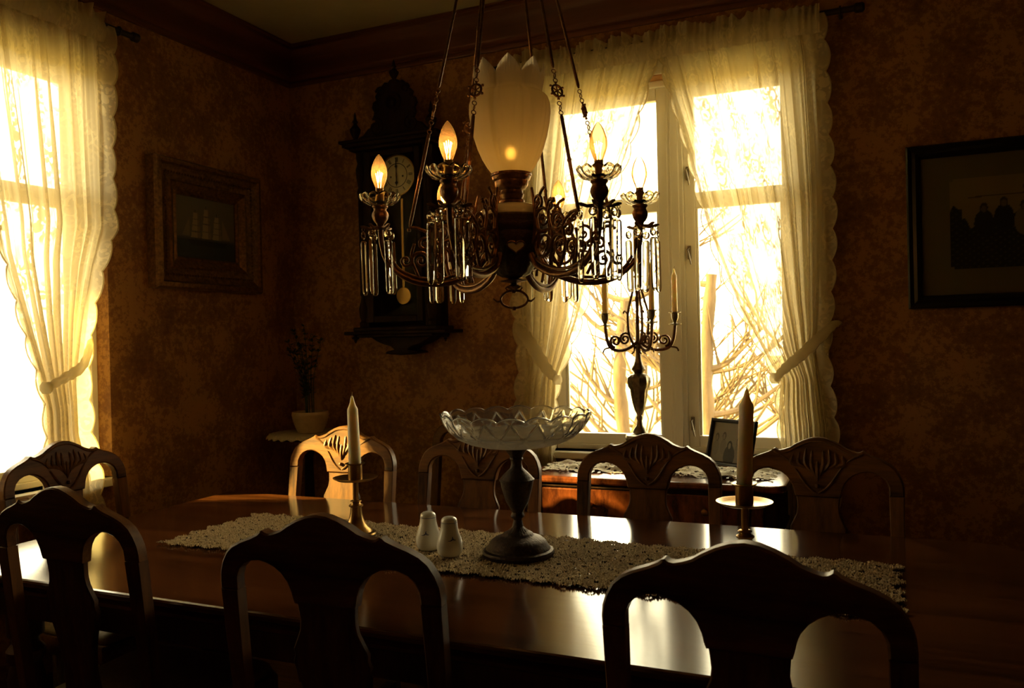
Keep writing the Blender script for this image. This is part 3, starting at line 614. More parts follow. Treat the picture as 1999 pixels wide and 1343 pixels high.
# ------------------------------------------------------------------ salt and pepper shakers
def shaker(label, loc, rz):
    t = thing('shaker', label, 'shaker', loc, rz, 'porcelain salt and pepper shakers')
    prof = [(.018, 0), (.027, .002), (.0335, .010), (.0365, .024), (.0355, .038), (.0315, .053), (.0268, .067), (.0236, .080), (.0222, .092)]
    obj('body', MB().lathe(prof, 36), M['porcelain'], t, ang=60)
    obj('lid', MB().lathe([(.0225, .0935), (.0222, .0975), (.020, .103), (.014, .1075), (.007, .109)], 36), M['porcelain'], t, ang=60)
    obj('blue_line', MB().lathe([(.0222, .0920), (.0227, .0924), (.0227, .0932), (.0222, .0936)], 36), M['blue'], t)
    rad = lambda z: float(np.interp(z, [p[1] for p in prof], [p[0] for p in prof])) + .0002
    mb = MB()
    for du, dz, an, ln, wd in ((0, .050, .5, .004, .0016), (.004, .052, -.4, .004, .0015), (-.004, .048, .2, .005, .001), (.008, .049, .1, .005, .0009), (.002, .0555, 1.2, .0035, .0013), (-.008, .0475, 0, .004, .0006)):
        ring = []
        for k in range(8):
            q = 2 * PI * k / 8; u = du + ln * math.cos(q) * math.cos(an) - wd * math.sin(q) * math.sin(an); z = dz + ln * math.cos(q) * math.sin(an) + wd * math.sin(q) * math.cos(an)
            r_ = rad(z); th = -PI / 2 + u / r_; ring.append((r_ * math.cos(th), r_ * math.sin(th), z))
        mb.add(ring, [tuple(range(8))])
    o = obj('painted_sprig', mb, M['blue'], t, smooth=False, fix=False); o['kind'] = 'stuff'
shaker('white porcelain shaker with blue sprig, left and further back', (-1.172, 2.045, RZ), R(12))
shaker('white porcelain shaker with blue sprig, nearer and right of its twin', (-1.083, 2.005, RZ), R(40))

# ------------------------------------------------------------------ chandelier
CX, CY = -.8822, 2.0277; Z0 = 1.37
ch = thing('chandelier', 'bronze oil lamp chandelier with frosted tulip shade, six candle bulbs and hanging crystal prisms', 'chandelier', (CX, CY, Z0))
def spiral(c, r0, r1, a0, turns, n=22): return [(c[0] + (r0 + (r1 - r0) * k / n) * math.cos(a0 + turns * 2 * PI * k / n), 0, c[1] + (r0 + (r1 - r0) * k / n) * math.sin(a0 + turns * 2 * PI * k / n)) for k in range(n + 1)]
body = obj('lamp_body', MB().lathe([(.030, .168), (.045, .176), (.052, .188), (.058, .195), (.064, .215), (.072, .240), (.078, .262), (.084, .275), (.084, .285), (.090, .292), (.094, .300), (.094, .306), (.088, .310), (.090, .318), (.092, .325), (.088, .330), (.080, .330)], 48, fn=lambda r, z, a: (r * (1 + (.03 * math.sin(a * 12) if z < .27 else 0)), z)), M['bronze_dark'], ch)
for k in range(6):
    a = R(29.3 + 30 + 60 * k); mb = MB(); r_ = .074
    ring = []
    for q in range(20):
        t = 2 * PI * q / 20; hx = .016 * math.sin(t) ** 3; hz = .0011 * (13 * math.cos(t) - 5 * math.cos(2 * t) - 2 * math.cos(3 * t) - math.cos(4 * t))
        z = .242 + hz; rr = r_ + .0045 + (z - .242) * .45; ring.append(((rr) * math.cos(a) - hx * 1.5 * math.sin(a), rr * math.sin(a) + hx * 1.5 * math.cos(a), z))
    cc = tuple(sum(p[i] for p in ring) / 20 for i in range(3)); dn = (math.cos(a) * .006, math.sin(a) * .006, -.002)
    mb.loft([[tuple(p[i] - dn[i] for i in range(3)) for p in ring], ring]); obj('heart_window', mb, M['font_glass'], body)
    obj('heart_rim', MB().tube(ring + [ring[0]], .0022, 6), M['bronze'], body)
fin = obj('finial', MB().lathe([(.006, .128), (.008, .134), (.022, .142), (.010, .148), (.009, .152), (.036, .158), (.014, .164), (.030, .170)], 24, fn=lambda r, z, a: (r * (1 + (.16 * math.cos(a * 6) if r > .02 else 0)), z)), M['bronze'], ch)
lp_ = [(.0, .0, .132), (-.018, 0, .130), (-.033, 0, .118), (-.036, 0, .105), (-.026, 0, .092), (0, 0, .085), (.026, 0, .092), (.036, 0, .105), (.033, 0, .118), (.018, 0, .130), (0, 0, .132)]
mb = MB().tube(spline(lp_, 5), .0034, 7); mb.tube([(-.034, 0, .105), (-.046, 0, .103), (-.054, 0, .109), (-.056, 0, .113)], [.0035, .003, .0022, .0012], 6).tube([(.034, 0, .105), (.046, 0, .103), (.054, 0, .109), (.056, 0, .113)], [.0035, .003, .0022, .0012], 6).ball((0, 0, .084), .0065).ball((0, 0, .131), .007)
mb.tube([(-.016, 0, .131), (-.022, 0, .139), (-.017, 0, .143)], .0022, 6).tube([(.016, 0, .131), (.022, 0, .139), (.017, 0, .143)], .0022, 6)
obj('pull_ring', mb, M['bronze'], ch, rz=R(23.7))
obj('oil_font', MB().lathe([(.030, .318), (.082, .322), (.088, .330), (.086, .342), (.076, .353), (.058, .360), (.034, .364), (.025, .364)], 40), M['font_glass'], ch, ang=60)
obj('burner', MB().lathe([(.030, .362), (.034, .366), (.034, .372), (.028, .376), (.030, .380), (.033, .388), (.030, .392), (.029, .400), (.038, .404), (.044, .412), (.045, .424), (.050, .428), (.052, .436), (.055, .438), (.055, .444), (.050, .444), (.049, .440), (.020, .438)], 40, fn=lambda r, z, a: (r + (.0009 * math.cos(a * 36) if .37 < z < .40 or .41 < z < .425 else 0), z)), M['bronze'], ch)
sprof = [(.046, .438), (.052, .446), (.064, .462), (.077, .484), (.089, .512), (.099, .545), (.106, .580), (.1095, .606), (.1085, .628), (.103, .644), (.096, .652), (.0885, .656), (.0880, .666), (.0905, .682), (.0915, .700), (.0900, .715)]
def petal(r, z, a):
    kz = max(0, (z - .500) / .22); p = (a * 8 / (2 * PI)) % 1; tip = (1 - abs(2 * p - 1))
    rr = r - .005 * (1 - min(1, abs(p - .0) * 7)) * (z > .47) - .005 * (1 - min(1, abs(1 - p) * 7)) * (z > .47)
    rr -= .003 * max(0, 1 - abs(tip - (1 - (z - .47) / .30) * 1.0) / .05) * (.47 < z < .70)
    if z > .668: rr += .0012 * math.sin(a * 88); 
    if z > .69: z = .69 + (z - .69) * (.2 + 1.7 * tip ** .75); rr += .004 * tip
    return rr, z
shd = MB().lathe(sprof, 224, cap=False, fn=petal); so_ = obj('lamp_shade', shd, M['shade'], ch, ang=70, fix=False)
md = so_.modifiers.new('thickness', 'SOLIDIFY'); md.thickness = .002; md.offset = -1
obj('lamp_core', MB().lathe([(.003, .484), (.010, .488), (.0125, .496), (.0125, .506), (.009, .512), (.003, .516)], 14), M['flame_bulb'], ch)
obj('core_socket', MB().lathe([(.012, .440), (.012, .455), (.005, .460), (.004, .489)], 12), M['brass'], ch)
pl_ = bpy.data.lights.new('shade_glow', 'POINT'); pl_.energy = .14; pl_.color = (1, .70, .42); pl_.shadow_soft_size = .012
po_ = bpy.data.objects.new('shade_glow', pl_); C.objects.link(po_); po_.parent = ch; po_.location = (0, 0, .497)
bulb_prof = [(.0095, 0), (.011, .004), (.0165, .018), (.0208, .032), (.0215, .042), (.0195, .056), (.0145, .071), (.008, .083), (.003, .089), (.0008, .091)]
def bobeche_fn(r, z, a):
    t = max(0, (r - .030) / .023); s_ = abs(math.sin(a * 6)); return r + .0015 * math.cos(a * 12) * min(1, r / .03), z + .008 * t * (s_ - .4)
FR = .35
arm_meshes = {}
def make_arm(az, dz):
    arm = bpy.data.objects.new('arm', None)
    mb = MB(); mb.tube(spline([(.078, 0, .215), (.10, 0, .186), (.14, 0, .165), (.19, 0, .153), (.25, 0, .156), (.30, 0, .178), (.335, 0, .215), (.348, 0, .262), (.35, 0, .300)], 6), [.0085] * 30 + [.007] * 19, 8)
    mb.tube(spline([(.10, 0, .200), (.14, 0, .180), (.19, 0, .167), (.25, 0, .169), (.30, 0, .190), (.325, 0, .222)], 6), .0045, 6)
    # filigree between the body and the arm
    sc_ = [((.135, .235), .040, .008, 2.2, 1.6), ((.135, .300), .036, .006, -1.3, -1.7), ((.200, .225), .034, .006, 3.6, -1.6), ((.192, .285), .030, .005, -2.0, 1.5), ((.245, .215), .026, .005, -.6, 1.5), ((.112, .345), .022, .005, -1.7, 1.4), ((.235, .258), .018, .004, 2.6, -1.3), ((.165, .330), .016, .004, .4, 1.3), ((.285, .215), .018, .004, 2.4, 1.3)]
    for c_, r0, r1, a0, tu in sc_: mb.tube(spiral(c_, r0, r1, a0, tu), [.0050 - .0026 * k / 22 for k in range(23)], 6); mb.ball((c_[0], 0, c_[1]), .0055, 8)
    for p in ([(.10, 0, .20), (.115, 0, .26), (.105, 0, .32), (.125, 0, .365), (.142, 0, .378)], [(.09, 0, .24), (.10, 0, .30), (.095, 0, .355), (.088, 0, .385)], [(.16, 0, .19), (.17, 0, .25), (.155, 0, .31), (.18, 0, .345)], [(.20, 0, .175), (.22, 0, .22), (.215, 0, .275), (.25, 0, .30), (.275, 0, .302)], [(.14, 0, .17), (.10, 0, .25), (.16, 0, .27), (.21, 0, .25)], [(.25, 0, .165), (.27, 0, .22), (.262, 0, .26)]):
        mb.tube(spline(p, 5), .0042, 6)
    if 'arm' not in arm_meshes:
        arm_meshes['arm'] = mb.mesh('arm', False); fixn(arm_meshes['arm']); arm_meshes['arm'].materials.append(M['bronze']); me = arm_meshes['arm']; me.polygons.foreach_set('use_smooth', [True] * len(me.polygons))
    bpy.data.objects.remove(arm); arm = bpy.data.objects.new('arm', arm_meshes['arm']); C.objects.link(arm); arm.parent = ch; arm.location = (0, 0, dz); arm.rotation_euler = (0, 0, az)
    def sub(nm, f, m, loc=(FR, 0, 0), rz=0, ang=40):
        if nm not in arm_meshes:
            me = f().mesh(nm, False); fixn(me); me.polygons.foreach_set('use_smooth', [True] * len(me.polygons)); me.set_sharp_from_angle(angle=R(ang)); me.materials.append(m); arm_meshes[nm] = me
        o = bpy.data.objects.new(nm, arm_meshes[nm]); C.objects.link(o); o.parent = arm; o.location = loc; o.rotation_euler = (0, 0, rz); return o
    sub('candle_cup', lambda: MB().lathe([(.007, .296), (.009, .304), (.010, .312), (.014, .316), (.019, .324), (.0215, .334), (.020, .342), (.0165, .348), (.017, .352), (.021, .356), (.0205, .360), (.010, .361)], 20, fn=lambda r, z, a: (r * (1 + (.04 * math.cos(a * 8) if .315 < z < .345 else 0)), z)), M['bronze'])
    def hang():
        m_ = MB().lathe([(.008, .297), (.018, .299), (.018, .303), (.008, .305)], 16)
        for k in range(5):
            q = R(-120 + 60 * k); d = (math.cos(q), math.sin(q)); m_.tube([(d[0] * .012, d[1] * .012, .302), (d[0] * .03, d[1] * .03, .300), (d[0] * .044, d[1] * .044, .305), (d[0] * .052, d[1] * .052, .306)], [.0045, .0042, .0045, .0025], 6); m_.ring((d[0] * .045, d[1] * .045, .2975), (-d[1], d[0], 0), .0035, .0009, 8, 4)
        return m_
    sub('prism_hanger', hang, M['bronze'])
    sub('bobeche', lambda: MB().lathe([(.010, .362), (.022, .361), (.034, .364), (.044, .371), (.051, .381), (.053, .387), (.0505, .387), (.047, .380), (.040, .3715), (.030, .368), (.012, .367)], 144, fn=bobeche_fn), M['bobeche'], ang=60)
    sub('bulb_socket', lambda: MB().lathe([(.010, .366), (.010, .388), (.0115, .390), (.0115, .396), (.0105, .398), (.0105, .406), (.006, .407)], 16), M['brass'])
    sub('bulb', lambda: MB().lathe([(r, z + .405) for r, z in bulb_prof], 24), M['bulb'], ang=80)
    def fil():
        m_ = MB()
        for s in (-1, 1): m_.tube([(s * .003, 0, .408), (s * .0045, 0, .424), (s * .009, 0, .446)], .0008, 5)
        m_.tube([(-.009, .0, .446), (-.006, .003, .424), (-.004, .003, .450), (-.0015, -.002, .422), (.0015, .002, .452), (.004, -.003, .424), (.006, .003, .449), (.009, 0, .444)], .0014, 6); return m_
    sub('filament', fil, M['filament'], rz=-az + R(23.7) + PI / 2 * 0)
    def prism_m():
        m_ = MB(); rings = []
        for z, k in ((-.002, .55), (-.006, .95), (-.012, 1), (-.128, 1), (-.136, .93), (-.142, .72), (-.1455, .40)):
            rings.append([(.0108 * k * math.cos(R(22.5 + 45 * q)) * (1 if k == 1 else 1), .0078 * k * math.sin(R(22.5 + 45 * q)), z) for q in range(8)])
        return m_.loft(rings)
    def bead_m(): return MB().lathe([(.002, -.0105), (.008, -.008), (.0115, -.002), (.0115, .002), (.008, .008), (.002, .0105)], 8)
    def prop(nm, f, m, o_):
        if nm not in arm_meshes:
            me = f().mesh(nm, False); fixn(me); me.materials.append(m); arm_meshes[nm] = me
        return arm_meshes[nm]
    for k in range(5):
        q = R(-120 + 60 * k) + .1 * math.sin(k * 5 + az * 3); x, y = FR + .045 * math.cos(q), .045 * math.sin(q); drop = .008 * (random.random() - .5)
        o = bpy.data.objects.new('crystal_bead', prop('crystal_bead', bead_m, M['crystal'], None)); C.objects.link(o); o.parent = arm; o.location = (x, y, .282 + drop); o.rotation_euler = (PI / 2, 0, q + PI / 2); o.scale = (1, 1, .55)
        o = bpy.data.objects.new('crystal_prism', prop('crystal_prism', prism_m, M['crystal'], None)); C.objects.link(o); o.parent = arm; o.location = (x, y, .270 + drop); o.rotation_euler = (R(random.uniform(-1.6, 1.6)), R(random.uniform(-1.6, 1.6)), q + PI / 2 + random.uniform(-.5, .5))
for k in range(6):
    az = R(29.33 + 60 * k); make_arm(az, -.010 * math.cos(az - R(113.7)))
# suspension rods
def links(mb, p, d, n_, r=.0042):
    for k in range(n_):
        c_ = p + d * (k * .0125); perp = d.orthogonal() if k % 2 else d.cross(d.orthogonal()); mb.ring(c_, perp, .0055, .0013, 12, 5, 1.0)
    return p + d * (n_ * .0125)
for k in range(6):
    az = R(29.33 + 60 * k); u = Vector((math.cos(az), math.sin(az), 0)); A = u * .278 + Vector((0, 0, .285)); B = u * .035 + Vector((0, 0, 1.345)); d = (B - A).normalized(); L = (B - A).length
    g = obj('suspension_rod', MB().tube([A + d * .02, A + d * .03, A + d * .15, A + d * .155, A + d * .16, A + d * .268, A + d * .275], [.0022, .0046, .0046, .0062, .0046, .0046, .0022], 8).ball(A + d * .012, .006, 8).tube([A + d * .40, A + d * .408, A + d * .60, A + d * .605, A + d * .61, A + d * .87, A + d * .877], [.0022, .0042, .0042, .0058, .0042, .0042, .0022], 8), M['bronze'], ch)
    g['kind'] = 'stuff'
    c1 = MB(); links(c1, A + d * .279, d, 3); o1 = obj('chain', c1, M['bronze'], g); o1['kind'] = 'stuff'
    c2_ = MB(); links(c2_, A + d * .366, d, 3); o2 = obj('chain', c2_, M['bronze'], g); o2['kind'] = 'stuff'
    c3_ = MB(); links(c3_, A + d * .882, d, int((L - .882) / .0125)); o3 = obj('chain', c3_, M['bronze'], g); o3['kind'] = 'stuff'
    wc = A + d * .338; nr = (u - d * u.dot(d)).normalized(); tz = d.cross(nr); ww = MB().ring(wc, nr, .0155, .0032, 24, 6).ball(wc, .0045, 8)
    for q in range(6):
        dd = d * math.cos(q * PI / 3) + tz * math.sin(q * PI / 3); ww.tube([wc, wc + dd * .019], .0018, 5); ww.ball(wc + dd * .0215, .0038, 8)
    obj('star_wheel', ww, M['bronze'], g)
tm = MB().lathe([(.03, 1.338), (.040, 1.342), (.040, 1.348), (.03, 1.352), (.012, 1.36), (.010, 1.40), (.016, 1.41), (.008, 1.42), (.006, 1.53)], 20); obj('top_crown', tm, M['bronze'], ch)
obj('ceiling_rose', MB().lathe([(.006, 1.52), (.03, 1.535), (.055, 1.555), (.06, 1.5695), (.03, 1.5695)], 28), M['bronze'], ch)
for k in range(6):
    az = R(29.33 + 60 * k); q = bpy.data.lights.new('bulb_glow', 'POINT'); q.energy = .22; q.color = (1, .5, .16); q.shadow_soft_size = .006
    o = bpy.data.objects.new('bulb_glow', q); C.objects.link(o); o.parent = ch; o.location = (FR * math.cos(az), FR * math.sin(az), .45)
# ------------------------------------------------------------------ sideboard, its cloth, candelabra, portrait
SZ = .82
sb = thing('sideboard', 'low flame mahogany side table with rounded corners under the window', 'sideboard')
SX0, SX1, SY0, SY1 = -1.33, -.30, 3.09, 3.475
obj('top', MB().loft([[(x, y, z) for x, y in rrect(SX0, SX1, SY0, SY1, .05, .05, i_)] for z, i_ in ((SZ - .028, .012), (SZ - .026, .004), (SZ - .020, 0), (SZ - .008, 0), (SZ - .002, .004), (SZ, .010))]), M['mahogany'], sb, ang=12)
obj('carcase', MB().loft([[(x, y, z) for x, y in rrect(SX0, SX1, SY0, SY1, .05, .05, i_)] for z, i_ in ((SZ - .185, .024), (SZ - .183, .020), (SZ - .172, .020), (SZ - .170, .026), (SZ - .045, .026), (SZ - .043, .018), (SZ - .028, .016))]), M['darkwood'], sb, ang=30)
for x0, x1 in ((SX0 + .08, SX0 + .50), (SX1 - .50, SX1 - .08)):
    dr = obj('drawer', MB().box(x0, x1, SY0 + .018, SY0 + .10, SZ - .165, SZ - .05, .004), M['mahogany'], sb)
    obj('knob', MB().lathe([(.006, 0), (.006, .012), (.014, .018), (.012, .026), (.004, .029)], 14), M['brass'], dr, ((x0 + x1) / 2, SY0 + .018, SZ - .108)).rotation_euler = (PI / 2, 0, 0)
for x in (SX0 + .07, SX1 - .07):
    for y in (SY0 + .07, SY1 - .06): obj('leg', MB().lathe([(.016, 0), (.020, .02), (.016, .05), (.026, .35), (.022, .40), (.028, .42), (.028, SZ - .18)], 14, (x, y, 0)), M['darkwood'], sb)
tag(crochet('lace_cloth', SX0 + .03, SX1 - .06, 3.20, 3.45, SZ, .004, .07, .004, M['lacecloth'], edge=.025, crump=.014), 'crumpled white lace cloth spread on the sideboard', 'cloth')
def cloth_z(): return SZ + .002
cd = thing('candelabra', 'ornate pewter candelabra with scrolled arms standing on the sideboard by the window', 'candelabra', (-.895, 3.33, SZ + .003))
obj('foot', MB().lathe([(.070, 0), (.076, .006), (.074, .018), (.060, .024), (.050, .050), (.044, .090), (.046, .110), (.056, .116), (.060, .130), (.056, .142), (.040, .147), (.030, .152), (.026, .165), (.014, .180), (.010, .205)], 32, fn=lambda r, z, a: (r * (1 + .05 * math.cos(a * 8) * (z < .15)), z)), M['pewter'], cd)
obj('urn', MB().lathe([(.010, .200), (.014, .215), (.010, .225), (.020, .245), (.028, .275), (.034, .310), (.036, .330), (.044, .342), (.048, .362), (.046, .380), (.034, .392), (.018, .398), (.022, .404), (.030, .414), (.026, .424), (.020, .432), (.014, .450), (.010, .480), (.008, .60)], 40, fn=lambda r, z, a: (r * (1 + .05 * math.cos(a * 10) * (.25 < z < .39)), z)), M['pewter'], cd)
obj('central_stem', MB().lathe([(.0075, .58), (.0085, .62), (.006, .64), (.0085, .70), (.009, .71), (.006, .715), (.007, .76), (.007, .80)], 16), M['bronze'], cd)
def holder(mb, x, y, z):
    return mb.lathe([(.004, -.010), (.026, -.004), (.027, -.002), (.012, .000), (.006, .004), (.010, .012), (.014, .022), (.015, .040), (.024, .044), (.024, .046), (.0125, .046), (.0125, .030), (.004, .028)], 20, (x, y, z))
obj('candle_socket', holder(MB(), 0, 0, .80), M['pewter'], cd)
cpos = [(-.150, .035), (-.108, -.10), (.088, -.11), (.148, .035)]
cz = [.598, .600, .608, .600]
for (x, y), z in zip(cpos, cz):
    r_ = math.hypot(x, y); ux, uy = x / r_, y / r_; T = lambda pts: [(p[0] * ux, p[0] * uy, p[2]) for p in pts]
    mb = MB().tube(spline(T([(.0, 0, .53), (.020, 0, .515), (.045, 0, .500), (.08, 0, .492), (r_ - .028, 0, .502), (r_ - .008, 0, .535), (r_, 0, z - .008)]), 6), .0068, 8)
    mb.tube(T(spiral((r_ - .046, .532), .026, .006, -1.4, 1.5)), .0048, 6).tube(T(spiral((.060, .540), .026, .006, 2.5, -1.6)), .0048, 6)
    mb.tube(spline(T([(.012, 0, .500), (.040, 0, .560), (.044, 0, .640), (.030, 0, .700), (.020, 0, .735)]), 6), [.0055] * 24 + [.002], 6)
    mb.tube(spline(T([(.044, 0, .640), (.058, 0, .655), (.066, 0, .645)]), 4), .0028, 5).tube(spline(T([(r_ - .02, 0, .505), (r_ + .004, 0, .500), (r_ + .012, 0, .486)]), 4), .0035, 5).ball(T([(.020, 0, .738)])[0], .006, 8, 1.6).tube(spline(T([(.02, 0, .515), (.018, 0, .49), (.03, 0, .478)]), 4), .0032, 5)
    arm = obj('arm', mb, M['bronze'], cd); obj('candle_socket', holder(MB(), x, y, z), M['pewter'], arm)
labs = ['thin white candle in the leftmost socket of the window candelabra', 'white candle in the second socket from left of the window candelabra', 'white candle in the second socket from right of the window candelabra', 'white candle in the rightmost socket of the window candelabra', 'white candle in the raised central socket of the window candelabra']
for (x, y), z, lab, h in zip(cpos + [(0, 0)], cz + [.80], labs, (.165, .175, .180, .165, .16)):
    c_ = candle(lab, .0118, .0108, h, 'white candles in the candelabra', 1.0, .010); c_.location = (-.895 + x, 3.33 + y, SZ + .003 + z + .0285)
# picture prints as coloured grids
def print_grid(name, w_, h_, nx, ny, fn, parent, mat_, m=M['print']):
    v = []; f = []; col = []
    for j in range(ny + 1):
        for i in range(nx + 1): v.append(((i / nx - .5) * w_, 0, (j / ny - .5) * h_)); col.append((*fn(i / nx, j / ny), 1))
    f = [(j * (nx + 1) + i, j * (nx + 1) + i + 1, (j + 1) * (nx + 1) + i + 1, (j + 1) * (nx + 1) + i) for j in range(ny) for i in range(nx)]
    me = bpy.data.meshes.new(name); me.from_pydata(v, [], f); me.update(); at_ = me.color_attributes.new('print', 'FLOAT_COLOR', 'POINT'); at_.data.foreach_set('color', np.array(col, dtype=np.float32).ravel())
    o = obj(name, me, m, parent, smooth=False, fix=False); o.matrix_local = mat_; return o
def ell(u, v, cu_, cv, ru, rv): return ((u - cu_) / ru) ** 2 + ((v - cv) / rv) ** 2 < 1
def moulding(w_, h_, prof):
    """mitred frame: prof = [(inset, depth)], in x,z plane, y = -depth toward the viewer"""
    rings = []
    for ins, d in prof:
        a, b_ = w_ / 2 - ins, h_ / 2 - ins; rings.append([(-a, -d, -b_), (a, -d, -b_), (a, -d, b_), (-a, -d, b_)])
    rings.append(rings[0]); return MB().loft(rings, cap=False)
# small portrait frame on the sideboard
pf = thing('photo_frame', 'small black framed group photograph leaning on the sideboard cloth', 'photo frame', (-.535, 3.30, SZ + .034), R(-24)); pf.rotation_euler = (R(-15), 0, R(-32))
obj('frame', moulding(.225, .185, [(0, 0), (0, .012), (.003, .015), (.010, .015), (.015, .009), (.015, 0)]), M['blackframe'], pf, (0, 0, .0925), smooth=False)
obj('strut', MB().box(-.02, .02, .0, .004, -.088, .03).tube([(0, .004, .03), (0, .045, -.055)], .003, 5), M['blackframe'], pf, (0, 0, .0925), smooth=False)['kind'] = 'stuff'
def fam(u, v):
    c_ = (.40, .38, .31); c_ = tuple(k * (.85 + .3 * v) for k in c_)
    for cu_, cv, s in ((.12, .62, .9), (.30, .66, .9), (.68, .55, 1), (.86, .60, 1)):
        if ell(u, v, cu_, cv - .27, .085 * s, .20): c_ = (.30, .29, .25)
        if ell(u, v, cu_, cv, .052 * s, .115 * s): c_ = (.12, .11, .09)
        if ell(u, v, cu_ - .004, cv - .015, .034 * s, .080 * s): c_ = (.36, .33, .27)
    if ell(u, v, .48, .16, .14, .28): c_ = (.05, .05, .045)
    if ell(u, v, .47, .40, .068, .15): c_ = (.04, .04, .035)
    if ell(u, v, .465, .42, .034, .078): c_ = (.42, .39, .32)
    return tuple(k * .8 for k in c_)
print_grid('photograph', .197, .157, 110, 86, fam, pf, Matrix.Translation((0, -.003, .0925)))
# large framed photograph on the right of the back wall
bpic = thing('framed_photograph', 'large black framed old group photograph hanging on the wall right of the window', 'picture', (.575, YB - .002, 1.77))
BW, BH = .90, .63
obj('frame', moulding(BW, BH, [(0, 0), (0, .030), (.006, .036), (.020, .030), (.032, .034), (.044, .026), (.050, .014), (.050, 0)]), M['blackframe'], bpic, smooth=False)
obj('mount', MB().add([(-BW / 2 + .04, -.006, -BH / 2 + .04), (BW / 2 - .04, -.006, -BH / 2 + .04), (BW / 2 - .04, -.006, BH / 2 - .04), (-BW / 2 + .04, -.006, BH / 2 - .04)], [(0, 1, 2, 3)]), M['mat_board'], bpic, smooth=False)
def grp(u, v):
    c_ = (.30, .24, .12); sky = .80
    cu_, cv = min(u, 1 - u), min(v, 1 - v)
    if cu_ < .02 and cv < .03: return (.20, .17, .09)
    if abs(v - (.78 + .04 * u)) < .006 and u > .1: return (.08, .06, .035)
    for k, (x, y) in enumerate(((.42, .865), (.48, .875), (.54, .885), (.60, .895))):
        if ell(u, v, x, y, .018, .024) and not ell(u, v, x, y, .008, .012): return (.12, .09, .05)
    edge = .52 + .05 * math.sin(u * 37) + .03 * math.sin(u * 91)
    if u < .07: edge += .12
    if v < edge: c_ = (.018, .018, .012) if (math.sin(u * 130) * math.sin(v * 90) < .55) else (.06, .055, .03)
    for k, x in enumerate((.19, .30, .41, .53, .65, .78, .9)):
        y = .66 + (.05 if k % 2 else 0)
        if ell(u, v, x, y - .17, .055, .15): c_ = (.02, .02, .018) if k % 3 != 2 else (.22, .18, .10)
        if ell(u, v, x, y, .022, .055): c_ = (.05, .04, .025)
        if ell(u, v, x, y - .012, .015, .035): c_ = (.17, .13, .07)
    if .55 < u < .98 and .23 < v < .42: c_ = (.26, .21, .11)
    return c_
print_grid('photograph', .60, .345, 170, 96, grp, bpic, Matrix.Translation((0, -.009, .005)))
obj('glass', MB().box(-BW / 2 + .048, BW / 2 - .048, -.0125, -.011, -BH / 2 + .048, BH / 2 - .048), M['picture_glass'], bpic, smooth=False)
# ship painting on the left wall (local -y faces the room, turned to face +X)
sp2 = thing('ship_painting', 'dark ornate framed painting of a three-masted sailing ship on the left wall', 'painting', (XL + .003, 2.955, 1.917), R(90))
PW, PH = .665, .575
fr = obj('frame', moulding(PW, PH, [(0, 0), (0, .045), (.008, .060), (.026, .064), (.034, .054), (.046, .050), (.080, .036), (.092, .034), (.100, .040), (.108, .036), (.128, .022), (.140, .026), (.148, .018), (.150, 0)]), M['gilt'], sp2, ang=20)
om = MB()
for s in range(4):
    L_ = (PW if s % 2 == 0 else PH) - .12; nn = int(L_ / .016)
    for k in range(nn):
        p = -L_ / 2 + L_ * (k + .5) / nn
        if s % 2 == 0: om.ball((p, -.045, (PH / 2 - .062) * (1 if s else -1)), .0065, 6, 1, .8, .9)
        else: om.ball(((PW / 2 - .062) * (1 if s == 1 else -1), -.045, p), .0065, 6, 1, .8, .9)
o_ = obj('beaded_ornament', om, M['gilt'], fr); o_['kind'] = 'stuff'
def ship(u, v):
    c_ = (.10 + .06 * v, .085 + .05 * v, .06 + .03 * v) if v > .30 else (.025, .028, .024)
    if .30 < v < .34: c_ = (.06, .055, .045)
    if .22 < v < .31 and .18 + (.31 - v) * .6 < u < .86 - (.31 - v) * .5: c_ = (.012, .010, .008)
    for mx_, hh in ((.32, .80), (.50, .88), (.68, .78)):
        if abs(u - mx_) < .006 and .3 < v < hh: c_ = (.03, .02, .012)
        for q in range(4):
            y0 = .34 + q * (hh - .38) / 4; y1 = y0 + (hh - .38) / 4 * .86; wv = .078 - q * .012
            if y0 < v < y1 and abs(u - mx_ - .01 * math.sin((v - y0) * 20)) < wv: c_ = (.32, .25, .15) if u < mx_ + .03 else (.20, .15, .09)
    if v > .36 and .78 < u < .92 and v < .36 + (.92 - u) * 2.4: c_ = (.22, .17, .10)
    if v > .36 and .10 < u < .22 and v < .36 + (u - .10) * 2.6: c_ = (.20, .155, .09)
    return c_
print_grid('canvas', PW - .296, PH - .296, 110, 90, ship, sp2, Matrix.Translation((0, -.012, 0)))

# ------------------------------------------------------------------ wall clock
ck = thing('wall_clock', 'dark carved pendulum wall clock with white roman dial hanging left of the window', 'clock', (-2.125, YB, 0))
YF_ = -.17; W_ = .215
dk = M['darkwood']
obj('case_back', MB().box(-W_ + .01, W_ - .01, -.03, -.001, 1.44, 2.33, .003), dk, ck)
for s in (-1, 1):
    obj('case_side', MB().box(min(s * .16, s * .185), max(s * .16, s * .185), YF_ + .02, -.03, 1.45, 2.32, .002), dk, ck)
    col = MB().lathe([(.020, 1.45), (.022, 1.47), (.014, 1.48), (.020, 1.50), (.024, 1.54), (.014, 1.58), (.012, 1.60), (.018, 1.61), (.015, 1.63), (.014, 1.90), (.015, 2.10), (.020, 2.12), (.013, 2.14), (.022, 2.19), (.024, 2.23), (.015, 2.26), (.020, 2.28), (.022, 2.31)], 14, (s * (W_ - .022), YF_ + .025, 0)); obj('column', col, dk, ck)
dr = obj('door_frame', MB().box(-.155, -.122, YF_ + .004, YF_ + .022, 1.47, 2.31, .003), dk, ck)
